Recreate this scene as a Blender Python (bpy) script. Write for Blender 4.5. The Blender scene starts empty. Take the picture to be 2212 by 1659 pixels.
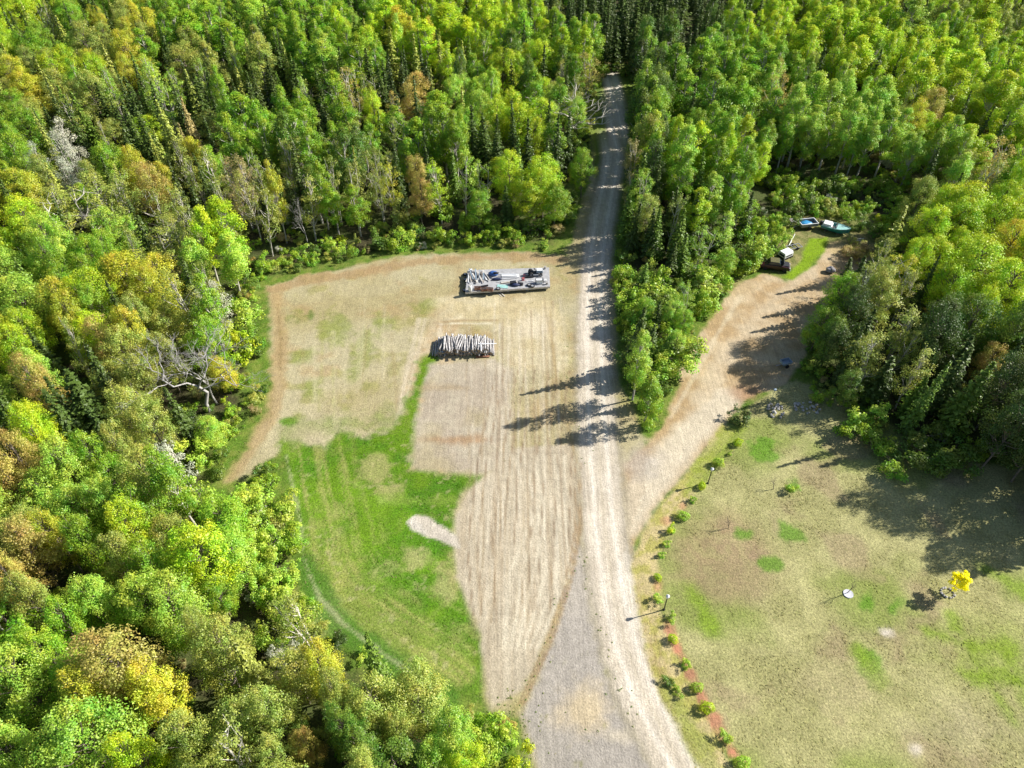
import bpy, math, random
import numpy as np
from mathutils import Vector, Matrix, Euler

random.seed(7)
rng = np.random.default_rng(7)
S = bpy.context.scene
C = S.collection
R = math.radians

# ------------------------------------------------------------------ camera geometry
CAM_H = 64.0
PITCH = R(44.4)
F = 1535.0                       # focal length in pixels of a 2212 px wide picture
CX, CY = 1106.0, 829.5
sP, cP = math.sin(PITCH), math.cos(PITCH)


def G(px, py, z=0.0):
    """world x, y of the point at height z that is seen at (px, py)"""
    v = (py - CY) / F
    t = (CAM_H - z) / (sP + v * cP)
    return (px - CX) / F * t, (cP - v * sP) * t


def proj(x, y, z):
    """picture position and depth of a world point (arrays allowed)"""
    dz = z - CAM_H
    dep = y * cP - dz * sP
    dn = -y * sP - dz * cP
    return CX + F * x / dep, CY + F * dn / dep, dep


# ------------------------------------------------------------------ noise
def vnoise(x, y, seed):
    xi = np.floor(x).astype(np.int64); yi = np.floor(y).astype(np.int64)
    fx = x - xi; fy = y - yi
    fx = fx * fx * (3 - 2 * fx); fy = fy * fy * (3 - 2 * fy)

    def h(a, b):
        n = (a * 374761393 + b * 668265263 + seed * 1442695041) & 0x7FFFFFFF
        n = ((n ^ (n >> 13)) * 1274126177) & 0x7FFFFFFF
        n = n ^ (n >> 16)
        return (n & 0xFFFF) / 65535.0
    a = h(xi, yi); b = h(xi + 1, yi); c = h(xi, yi + 1); d = h(xi + 1, yi + 1)
    return (a * (1 - fx) + b * fx) * (1 - fy) + (c * (1 - fx) + d * fx) * fy


def fbm(x, y, s, seed, o=4):
    t = 0; a = .5; tot = 0
    for i in range(o):
        t = t + a * vnoise(x / s * 2 ** i + 13.7 * i, y / s * 2 ** i + 7.1 * i, seed + i); tot += a; a *= .55
    return t / tot                      # 0..1


def sdist(X, Y, poly):
    """signed distance to a polygon, positive inside"""
    P = np.array(poly, float)
    d = np.full(X.shape, 1e9); ins = np.zeros(X.shape, bool)
    for i in range(len(P)):
        x0, y0 = P[i]; x1, y1 = P[(i + 1) % len(P)]
        ex, ey = x1 - x0, y1 - y0
        t = np.clip(((X - x0) * ex + (Y - y0) * ey) / (ex * ex + ey * ey + 1e-9), 0, 1)
        d = np.minimum(d, np.hypot(X - x0 - t * ex, Y - y0 - t * ey))
        cr = ((y0 > Y) != (y1 > Y))
        xx = x0 + (Y - y0) / (y1 - y0 + 1e-12) * ex
        ins ^= cr & (X < xx)
    return np.where(ins, d, -d)


def ldist(X, Y, line):
    """distance to a polyline, the position along it (0..1) and the signed offset (right of travel > 0)"""
    L = np.array(line, float)
    d = np.full(X.shape, 1e9); along = np.zeros(X.shape); off = np.zeros(X.shape)
    seg = np.hypot(*(L[1:] - L[:-1]).T); cum = np.concatenate([[0], np.cumsum(seg)])
    for i in range(len(L) - 1):
        x0, y0 = L[i]; ex, ey = L[i + 1] - L[i]
        t = np.clip(((X - x0) * ex + (Y - y0) * ey) / (ex * ex + ey * ey), 0, 1)
        dx = X - x0 - t * ex; dy = Y - y0 - t * ey
        dd = np.hypot(dx, dy); m = dd < d
        d = np.where(m, dd, d)
        along = np.where(m, (cum[i] + t * seg[i]) / cum[-1], along)
        off = np.where(m, np.sign(dx * ey - dy * ex) * dd, off)
    return d, along, off


def sstep(a, b, x):
    t = np.clip((x - a) / (b - a), 0, 1)
    return t * t * (3 - 2 * t)


# ------------------------------------------------------------------ object helpers
def tag(o, label=None, cat=None, group=None, kind=None):
    if label: o['label'] = label
    if cat: o['category'] = cat
    if group: o['group'] = group
    if kind: o['kind'] = kind
    return o


def link(name, data, parent=None, loc=None):
    o = bpy.data.objects.new(name, data); C.objects.link(o)
    if parent is not None: o.parent = parent
    if loc is not None: o.location = loc
    return o


def empty(name, loc, rz=0.0, **kw):
    o = bpy.data.objects.new(name, None); C.objects.link(o)
    o.location = loc; o.rotation_euler = (0, 0, rz); o.empty_display_size = .3
    return tag(o, **kw)


def quads_mesh(name, V, Q, mat, smooth=False):
    V = np.asarray(V, np.float32); Q = np.asarray(Q, np.int32)
    me = bpy.data.meshes.new(name)
    me.vertices.add(len(V)); me.vertices.foreach_set('co', V.ravel())
    me.loops.add(Q.size); me.loops.foreach_set('vertex_index', Q.ravel())
    me.polygons.add(len(Q))
    me.polygons.foreach_set('loop_start', np.arange(0, Q.size, 4, dtype=np.int32))
    me.polygons.foreach_set('loop_total', np.full(len(Q), 4, np.int32))
    if smooth: me.polygons.foreach_set('use_smooth', np.ones(len(Q), bool))
    me.update(calc_edges=True)
    if mat: me.materials.append(mat)
    return me


class MB:
    """collects shapes of one mesh"""
    def __init__(s): s.v = []; s.f = []; s.m = []

    def add(s, vs, fs, mi=0):
        b = len(s.v); s.v += [tuple(p) for p in vs]; s.f += [[b + i for i in f] for f in fs]; s.m += [mi] * len(fs); return s

    def box(s, c, d, rot=(0, 0, 0), mi=0, taper=1.0):
        M = Euler(rot).to_matrix(); vs = []
        for z in (-1, 1):
            k = taper if z > 0 else 1
            for x, y in ((-1, -1), (1, -1), (1, 1), (-1, 1)):
                vs.append(M @ Vector((x * d[0] / 2 * k, y * d[1] / 2 * k, z * d[2] / 2)) + Vector(c))
        return s.add(vs, [[3, 2, 1, 0], [4, 5, 6, 7], [0, 1, 5, 4], [1, 2, 6, 5], [2, 3, 7, 6], [3, 0, 4, 7]], mi)

    def cyl(s, a, b, r0, r1=None, n=10, mi=0, mi_cap=None):
        r1 = r0 if r1 is None else r1
        a = Vector(a); b = Vector(b); d = (b - a).normalized()
        q = d.to_track_quat('Z', 'Y'); vs = []
        for p, r in ((a, r0), (b, r1)):
            for i in range(n):
                t = 2 * math.pi * i / n
                vs.append(p + q @ Vector((math.cos(t) * r, math.sin(t) * r, 0)))
        s.add(vs, [[i, (i + 1) % n, n + (i + 1) % n, n + i] for i in range(n)], mi)
        b0 = len(s.v) - 2 * n
        s.f += [[b0 + i for i in reversed(range(n))], [b0 + n + i for i in range(n)]]
        s.m += [mi if mi_cap is None else mi_cap] * 2
        return s

    def lathe(s, prof, n=14, c=(0, 0, 0), mi=0, axis='Z'):
        vs = []
        for r, z in prof:
            for i in range(n):
                t = 2 * math.pi * i / n
                p = (r * math.cos(t), r * math.sin(t), z)
                if axis == 'Y': p = (p[0], p[2], p[1])
                if axis == 'X': p = (p[2], p[0], p[1])
                vs.append((p[0] + c[0], p[1] + c[1], p[2] + c[2]))
        m = len(prof)
        fs = [[k * n + i, k * n + (i + 1) % n, (k + 1) * n + (i + 1) % n, (k + 1) * n + i] for k in range(m - 1) for i in range(n)]
        fs += [[i for i in reversed(range(n))], [(m - 1) * n + i for i in range(n)]]
        return s.add(vs, fs, mi)

    def loft(s, rings, mi=0, close=True):
        n = len(rings[0]); vs = [p for r in rings for p in r]
        fs = []
        for k in range(len(rings) - 1):
            for i in range(n if close else n - 1):
                fs.append([k * n + i, k * n + (i + 1) % n, (k + 1) * n + (i + 1) % n, (k + 1) * n + i])
        if close: fs += [[i for i in reversed(range(n))], [(len(rings) - 1) * n + i for i in range(n)]]
        return s.add(vs, fs, mi)

    def rock(s, c, d, seed, n=8, m=6, amp=.22, mi=0):
        r = random.Random(seed); rings = []
        for j in range(m):
            ph = math.pi * (j + .35) / (m - .3); ring = []
            for i in range(n):
                th = 2 * math.pi * i / n
                k = 1 + r.uniform(-amp, amp)
                ring.append((c[0] + d[0] / 2 * k * math.sin(ph) * math.cos(th), c[1] + d[1] / 2 * k * math.sin(ph) * math.sin(th), c[2] - d[2] / 2 * k * math.cos(ph)))
            rings.append(ring)
        return s.loft(rings, mi)

    def build(s, name, mats, parent=None, loc=None, smooth=False, bevel=0):
        me = bpy.data.meshes.new(name); me.from_pydata(s.v, [], s.f)
        for m in (mats if isinstance(mats, (list, tuple)) else [mats]): me.materials.append(m)
        me.polygons.foreach_set('material_index', s.m)
        if smooth: me.polygons.foreach_set('use_smooth', [True] * len(s.f))
        me.update()
        o = link(name, me, parent, loc)
        if bevel:
            b = o.modifiers.new('bevel', 'BEVEL'); b.width = bevel; b.segments = 2; b.limit_method = 'ANGLE'
        return o


# ------------------------------------------------------------------ materials
def newmat(name):
    m = bpy.data.materials.new(name); m.use_nodes = True
    nt = m.node_tree; nt.nodes.clear()
    return m, nt, nt.nodes, nt.links


def solid(name, col, rough=.7, metal=0.0, var=.25, scale=6.0, bump=.0, obj=True):
    """a plain surface with dirt-like variation"""
    m, nt, N, L = newmat(name)
    out = N.new('ShaderNodeOutputMaterial'); b = N.new('ShaderNodeBsdfPrincipled')
    tc = N.new('ShaderNodeTexCoord'); no = N.new('ShaderNodeTexNoise'); no.inputs['Scale'].default_value = scale; no.inputs['Detail'].default_value = 5
    L.new(tc.outputs['Object'], no.inputs['Vector'])
    mr = N.new('ShaderNodeMapRange'); mr.inputs[1].default_value = .3; mr.inputs[2].default_value = .7; mr.inputs[3].default_value = 1 - var; mr.inputs[4].default_value = 1 + var
    L.new(no.outputs['Fac'], mr.inputs[0])
    oi = N.new('ShaderNodeObjectInfo')
    m2 = N.new('ShaderNodeMapRange'); m2.inputs[3].default_value = 1 - var * .6; m2.inputs[4].default_value = 1 + var * .6
    L.new(oi.outputs['Random'], m2.inputs[0])
    mm = N.new('ShaderNodeMath'); mm.operation = 'MULTIPLY'; L.new(mr.outputs[0], mm.inputs[0]); L.new(m2.outputs[0], mm.inputs[1])
    vm = N.new('ShaderNodeVectorMath'); vm.operation = 'SCALE'; vm.inputs[0].default_value = col; L.new(mm.outputs[0], vm.inputs['Scale'])
    L.new(vm.outputs[0], b.inputs['Base Color'])
    b.inputs['Roughness'].default_value = rough; b.inputs['Metallic'].default_value = metal
    if bump:
        bp = N.new('ShaderNodeBump'); bp.inputs['Strength'].default_value = bump; L.new(no.outputs['Fac'], bp.inputs['Height']); L.new(bp.outputs[0], b.inputs['Normal'])
    L.new(b.outputs[0], out.inputs[0])
    return m


def leafmat(name, transl=.36, var=.27, warm=.20):
    """leaf colour from the object's own colour; every leaf a little different, branches of the crown too"""
    m, nt, N, L = newmat(name)
    out = N.new('ShaderNodeOutputMaterial')
    oi = N.new('ShaderNodeObjectInfo'); ge = N.new('ShaderNodeNewGeometry'); tc = N.new('ShaderNodeTexCoord')
    no = N.new('ShaderNodeTexNoise'); no.inputs['Scale'].default_value = .55; no.inputs['Detail'].default_value = 2
    L.new(tc.outputs['Object'], no.inputs['Vector'])
    a = N.new('ShaderNodeMapRange'); a.inputs[3].default_value = 1 - var; a.inputs[4].default_value = 1 + var; L.new(ge.outputs['Random Per Island'], a.inputs[0])
    hs = N.new('ShaderNodeHueSaturation')
    it = N.new('ShaderNodeAttribute'); it.attribute_type = 'INSTANCER'; it.attribute_name = 'tint'      # the mass of far trees carries its colours per instance
    ad = N.new('ShaderNodeVectorMath'); ad.operation = 'ADD'; L.new(oi.outputs['Color'], ad.inputs[0]); L.new(it.outputs['Color'], ad.inputs[1])
    L.new(ad.outputs[0], hs.inputs['Color']); L.new(a.outputs[0], hs.inputs['Value'])
    h = N.new('ShaderNodeMapRange'); h.inputs[1].default_value = .3; h.inputs[2].default_value = .7; h.inputs[3].default_value = .5 - warm * .16; h.inputs[4].default_value = .5 + warm * .24
    L.new(no.outputs['Fac'], h.inputs[0]); L.new(h.outputs[0], hs.inputs['Hue'])
    d = N.new('ShaderNodeBsdfDiffuse'); t = N.new('ShaderNodeBsdfTranslucent'); g = N.new('ShaderNodeBsdfGlossy')
    g.inputs['Roughness'].default_value = .45
    L.new(hs.outputs[0], d.inputs['Color'])
    gm = N.new('ShaderNodeGamma'); gm.inputs['Gamma'].default_value = .95; L.new(hs.outputs[0], gm.inputs[0]); L.new(gm.outputs[0], t.inputs['Color'])
    mx = N.new('ShaderNodeMixShader'); mx.inputs[0].default_value = transl; L.new(d.outputs[0], mx.inputs[1]); L.new(t.outputs[0], mx.inputs[2])
    m2 = N.new('ShaderNodeMixShader'); m2.inputs[0].default_value = .03; L.new(mx.outputs[0], m2.inputs[1]); L.new(g.outputs[0], m2.inputs[2])
    L.new(m2.outputs[0], out.inputs[0])
    return m


M_LEAF = leafmat('leaves')
M_NEEDLE = leafmat('needles', transl=.15, var=.30, warm=.05)
M_BARK_PALE = solid('pale bark', (.46, .43, .37), .9, scale=3, var=.35)
M_BARK_DARK = solid('grey brown bark', (.17, .14, .11), .95, scale=4, var=.35)
M_BARK_GREY = solid('weathered grey bark', (.40, .38, .36), .9, scale=3, var=.3)


# ------------------------------------------------------------------ tree meshes
def leaves(P, Nn, size, asp=.62, rs=rng):
    """one quad leaf (or leaf spray) per point"""
    n = len(P)
    Nn = Nn / (np.linalg.norm(Nn, axis=1, keepdims=True) + 1e-9)
    t = rs.normal(size=(n, 3)); t -= (t * Nn).sum(1, keepdims=True) * Nn
    t /= np.linalg.norm(t, axis=1, keepdims=True) + 1e-9
    b = np.cross(Nn, t)
    s = (size * rs.uniform(.65, 1.35, n))[:, None]
    t = t * s * .5; b = b * s * .5 * asp
    V = np.stack([P - t, P - b * 1.05 + t * .1, P + t, P + b * 1.05 + t * .1], 1).reshape(-1, 3)
    return V, np.arange(4 * n).reshape(-1, 4)


def tubes(segs, n=5):
    V = []; Q = []; b = 0
    ang = np.arange(n) / n * 2 * np.pi
    for p0, p1, r0, r1 in segs:
        p0 = np.array(p0, float); p1 = np.array(p1, float)
        d = p1 - p0; L = np.linalg.norm(d)
        if L < 1e-6: continue
        d /= L
        u = np.cross(d, [0, 0, 1.0]) if abs(d[2]) < .95 else np.cross(d, [1.0, 0, 0])
        u /= np.linalg.norm(u); w = np.cross(d, u)
        ring = np.outer(np.cos(ang), u) + np.outer(np.sin(ang), w)
        V.append(p0 + ring * r0); V.append(p1 + ring * r1)
        for i in range(n): Q.append([b + i, b + (i + 1) % n, b + n + (i + 1) % n, b + n + i])
        b += 2 * n
    return np.concatenate(V), np.array(Q)


def limb(p0, p1, r0, r1, sag, rs, k=3):
    """a bent limb as k tubes"""
    p0 = np.array(p0); p1 = np.array(p1); L = np.linalg.norm(p1 - p0)
    pts = [p0]
    for i in range(1, k):
        t = i / k
        pts.append(p0 + (p1 - p0) * t + rs.normal(0, .05 * L, 3) * [1, 1, .5] + np.array([0, 0, -sag * L * math.sin(math.pi * t)]))
    pts.append(p1)
    return [(pts[i], pts[i + 1], r0 + (r1 - r0) * i / k, r0 + (r1 - r0) * (i + 1) / k) for i in range(k)]


PROTO = {}


def proto(kind, crown, trunk, h0, r0):
    PROTO.setdefault(kind, []).append((crown, trunk, h0, r0))


def deciduous(kind, seed, h, r, cb, ncl, npl, ls, prof, rc=(.24, .40), bark=None, flat=.75, multi=1, upk=.5, jit=.8):
    rs = np.random.default_rng(seed)
    P = []; Nn = []; segs = []
    lean = rs.normal(0, .25, 2)
    trunks = []
    for k in range(multi):
        a = rs.uniform(0, 6.28); o = np.array([math.cos(a), math.sin(a), 0]) * (.25 if multi > 1 else 0)
        top = np.array([lean[0], lean[1], h * .93]) + o * 5 * (multi > 1)
        tr = [np.array([0, 0, -.3]) + o, o * 1.3 + np.array([0, 0, h * .25]) + rs.normal(0, .08, 3), (o + top) * .5 * [1, 1, 0] + np.array([0, 0, h * .55]) + rs.normal(0, .15, 3) * [1, 1, 0], top]
        rr = [.016 * h, .012 * h, .008 * h, .002 * h]
        if multi > 1: rr = [x * .7 for x in rr]
        trunks.append((tr, rr))
        for i in range(3): segs.append((tr[i], tr[i + 1], rr[i], rr[i + 1]))

    def axis(z):
        tr = trunks[rs.integers(len(trunks))][0]
        for i in range(3):
            if z <= tr[i + 1][2] or i == 2:
                t = np.clip((z - tr[i][2]) / (tr[i + 1][2] - tr[i][2]), 0, 1)
                return tr[i] + (tr[i + 1] - tr[i]) * t
    lob = rs.uniform(0, 6.28, 3)
    for c in range(ncl):
        t = rs.uniform(0, 1) ** .85
        z = h * (cb + (1 - cb) * t)
        a = rs.uniform(0, 2 * math.pi)
        edge = r * prof(t) * (1 + .18 * math.sin(2 * a + lob[0]) + .14 * math.sin(3 * a + lob[1] + 3 * t))
        q = edge * math.sqrt(rs.uniform(.12, 1)) * .86
        ax = axis(min(z, h * .9))
        cpt = np.array([ax[0] + math.cos(a) * q, ax[1] + math.sin(a) * q, z - .05 * h * (q / r) ** 2])
        w = r * rs.uniform(*rc) * (.62 + .5 * prof(t))
        k = max(10, int(npl * (w / (r * .3)) ** 2 * rs.uniform(.6, 1.3)))
        g = rs.normal(size=(k, 3)); g /= np.linalg.norm(g, axis=1, keepdims=True)
        g *= (rs.uniform(.05, 1, k) ** .5)[:, None] * w * [1, 1, flat]
        P.append(cpt + g)
        outw = (cpt - np.array([ax[0], ax[1], h * (cb + .25)])); outw /= np.linalg.norm(outw) + 1e-6
        Nn.append(g / w * .8 + outw * .55 + np.array([0, 0, upk]) + rs.normal(0, jit * .6, (k, 3)))
        if c % 2 == 0:
            z0 = max(h * cb * .75, z - .16 * h - .35 * q)
            b0 = axis(z0)
            segs += limb(b0, cpt, .006 * h, .0015 * h, .06, rs)
    P = np.concatenate(P); Nn = np.concatenate(Nn)
    V, Q = leaves(P, Nn, ls, rs=rs)
    TV, TQ = tubes(segs)
    proto(kind, quads_mesh(kind + ' crown', V, Q, M_LEAF), quads_mesh(kind + ' trunk', TV, TQ, bark, True), h, r)


def spruce(kind, seed, h, r, dens=1.0, cb=.06, ls=.46):
    rs = np.random.default_rng(seed)
    P = []; Nn = []; segs = [((0, 0, -.3), (0, 0, h * .5), .014 * h, .009 * h), ((0, 0, h * .5), (0, 0, h * .99), .009 * h, .002 * h)]
    lv = int(26 * dens)
    for i in range(lv):
        t = i / (lv - 1)
        z = h * (cb + (1 - cb) * t * .985)
        R0 = r * (1 - t) ** .82 * (1 if i > 2 else .75) + .10
        nb = int(5 + 6 * (1 - t))
        a0 = rs.uniform(0, 6.28)
        for b in range(nb):
            a = a0 + 2 * math.pi * b / nb + rs.normal(0, .2)
            L = R0 * rs.uniform(.62, 1.15)
            z1 = z + rs.normal(0, .012 * h)
            k = max(2, int(L / .24))
            f = (np.arange(k) + rs.uniform(.2, .8, k)) / k
            rad = f * L
            droop = -.22 * L * f ** 1.3 + .10 * L * f ** 3
            for side in (-1, 0, 1):
                off = side * (.16 * L * (1 - f) ** .6 * (.3 + f)) * rs.uniform(.6, 1.3, k)
                P.append(np.stack([math.cos(a) * rad - math.sin(a) * off, math.sin(a) * rad + math.cos(a) * off, z1 + droop - abs(side) * .04 + rs.normal(0, .03, k)], 1))
                Nn.append(np.stack([math.cos(a) * .35 + rs.normal(0, .35, k), math.sin(a) * .35 + rs.normal(0, .35, k), np.full(k, .85)], 1))
    P = np.concatenate(P); Nn = np.concatenate(Nn)
    V, Q = leaves(P, Nn, ls, asp=.5, rs=rs)
    TV, TQ = tubes(segs)
    proto(kind, quads_mesh(kind + ' crown', V, Q, M_NEEDLE), quads_mesh(kind + ' trunk', TV, TQ, M_BARK_DARK, True), h, r)


def bare(kind, seed, h, r, bark, depth=4, forks=3, thick=1.0):
    rs = np.random.default_rng(seed); segs = []

    def grow(p, d, L, rad, k):
        d = d / np.linalg.norm(d)
        q = p + d * L
        segs.extend(limb(p, q, rad, rad * .62, -.04, rs, 3))
        if k == 0: return
        for i in range(forks if k > 1 else forks + 1):
            nd = d + rs.normal(0, .55, 3) * [1, 1, .6] + np.array([0, 0, .25])
            s = rs.uniform(.45, 1)
            grow(p + d * L * (.45 + .55 * s), nd, L * rs.uniform(.55, .8), rad * .58 * (.7 + .3 * s), k - 1)
    grow(np.array([0, 0, -.3]), np.array([.04, .02, 1.0]), h * .42, .016 * h * thick, depth)
    TV, TQ = tubes(segs, 4)
    proto(kind, None, quads_mesh(kind + ' trunk', TV, TQ, bark, True), h, r)


p_aspen = lambda t: math.sin(math.pi * (.16 + .80 * t)) ** .8
p_maple = lambda t: math.sqrt(max(0, 1 - (1.0 * (t - .32) / .72) ** 2)) if t > .32 else .72 + .28 * t / .32
p_birch = lambda t: math.sin(math.pi * (.14 + .82 * t ** .9)) ** .9
p_bush = lambda t: math.sqrt(max(.05, 1 - (t * .95) ** 2))

for i in range(5): deciduous('aspen', 100 + i, 13.5, 2.5, .30, 60, 125, .22, p_aspen, bark=M_BARK_PALE, flat=.9)
for i in range(6): deciduous('maple', 200 + i, 12, 4.0, .24, 96, 215, .20, p_maple, rc=(.17, .30), bark=M_BARK_DARK, flat=.7)
for i in range(4): deciduous('birch', 300 + i, 12.5, 2.4, .30, 50, 64, .19, p_birch, rc=(.2, .36), bark=M_BARK_PALE, flat=.8, multi=2)
for i in range(5): spruce('spruce', 400 + i, 12, 2.1, 1.0)
for i in range(5): deciduous('bush', 500 + i, 2.4, 1.5, .10, 20, 62, .20, p_bush, rc=(.25, .42), bark=M_BARK_DARK, flat=.85, multi=3)


def ballshrub(seed, h, r):
    rs = np.random.default_rng(seed); n = 1900
    d = rs.normal(size=(n, 3)); d[:, 2] = np.abs(d[:, 2]) - .25; d /= np.linalg.norm(d, axis=1, keepdims=True)
    az = np.arctan2(d[:, 1], d[:, 0]); ph = rs.uniform(0, 6.28, 4)
    k = 1 + .15 * np.sin(2 * az + ph[3]) + .12 * np.sin(3 * az + ph[0] + 4 * d[:, 2]) + .08 * np.sin(5 * az + ph[1]) + .08 * np.sin(7 * d[:, 2] + ph[2] + 2 * az)
    q = k * rs.uniform(.5, 1.15, n) ** .5
    P = d * q[:, None] * [r, r, h * .62] + [0, 0, h * .40]
    P[:, 2] = np.maximum(P[:, 2], .02)
    V, Q = leaves(P, d + rs.normal(0, .45, (n, 3)), .105, rs=rs)
    TV, TQ = tubes([((0, 0, -.1), (rs.normal(0, .1), rs.normal(0, .1), h * .6), .03, .015)] + [((0, 0, .05), (r * .5 * math.cos(a), r * .5 * math.sin(a), h * .6), .02, .008) for a in rs.uniform(0, 6.28, 5)])
    proto('roundshrub', quads_mesh('roundshrub crown', V, Q, M_LEAF), quads_mesh('roundshrub stem', TV, TQ, M_BARK_DARK, True), h, r)


for i in range(4): ballshrub(550 + i, 1.1, .72)
for i in range(2): bare('baretree', 600 + i, 11, 3.6, M_BARK_GREY, 5, 3, thick=.8)
bare('sapling', 650, 2.3, .6, M_BARK_DARK, 3, 3)
bare('clusterstem', 660, 11, 1.0, M_BARK_PALE, 3, 2, thick=1.3)
deciduous('youngtree', 700, 3.1, 1.0, .36, 30, 70, .17, p_maple, rc=(.2, .34), bark=M_BARK_DARK, flat=.8)

PROTO['gardenbush'] = PROTO['bush']
PROTO['youngtree'][0][0].materials[0] = leafmat('golden leaves', var=.2, warm=0.0)
KINDNAME = dict(gardenbush='garden_shrub', aspen='aspen_tree', maple='maple_tree', birch='birch_tree', spruce='spruce_tree', bush='bush', roundshrub='garden_shrub',
                baretree='bare_tree', sapling='bare_sapling', clusterstem='dead_birch', youngtree='young_tree')
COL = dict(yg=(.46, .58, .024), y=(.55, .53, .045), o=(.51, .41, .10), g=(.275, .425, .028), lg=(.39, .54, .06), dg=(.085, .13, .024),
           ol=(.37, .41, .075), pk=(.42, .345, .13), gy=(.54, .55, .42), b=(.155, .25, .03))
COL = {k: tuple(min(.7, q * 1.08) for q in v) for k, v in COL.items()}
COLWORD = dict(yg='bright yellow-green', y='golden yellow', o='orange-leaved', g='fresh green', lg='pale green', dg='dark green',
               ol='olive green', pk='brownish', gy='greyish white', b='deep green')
PLANTED = []         # (kind, colour, x, y, R, H, px, py, handmade)


def crown_z(kind, h):
    return h * {'spruce': .45, 'bush': .5, 'roundshrub': .5, 'baretree': .6, 'maple': .66, 'clusterstem': .6}.get(kind, .68)


def plant_px(px, py, r, kind, col, h=None):
    """a tree whose crown's middle is seen at px, py with a half width of r pixels"""
    h = h or {'aspen': 13, 'maple': 11.5, 'birch': 12, 'spruce': 12, 'bush': 2.4, 'baretree': 11}[kind] * random.uniform(.9, 1.1)
    z = crown_z(kind, h)
    x, y = G(px, py, z)
    dep = proj(x, y, z)[2]
    PLANTED.append([kind, col, x, y, r * dep / F * (.95 if py < 420 else 1), h, px, py, True])
    return x, y


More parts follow.
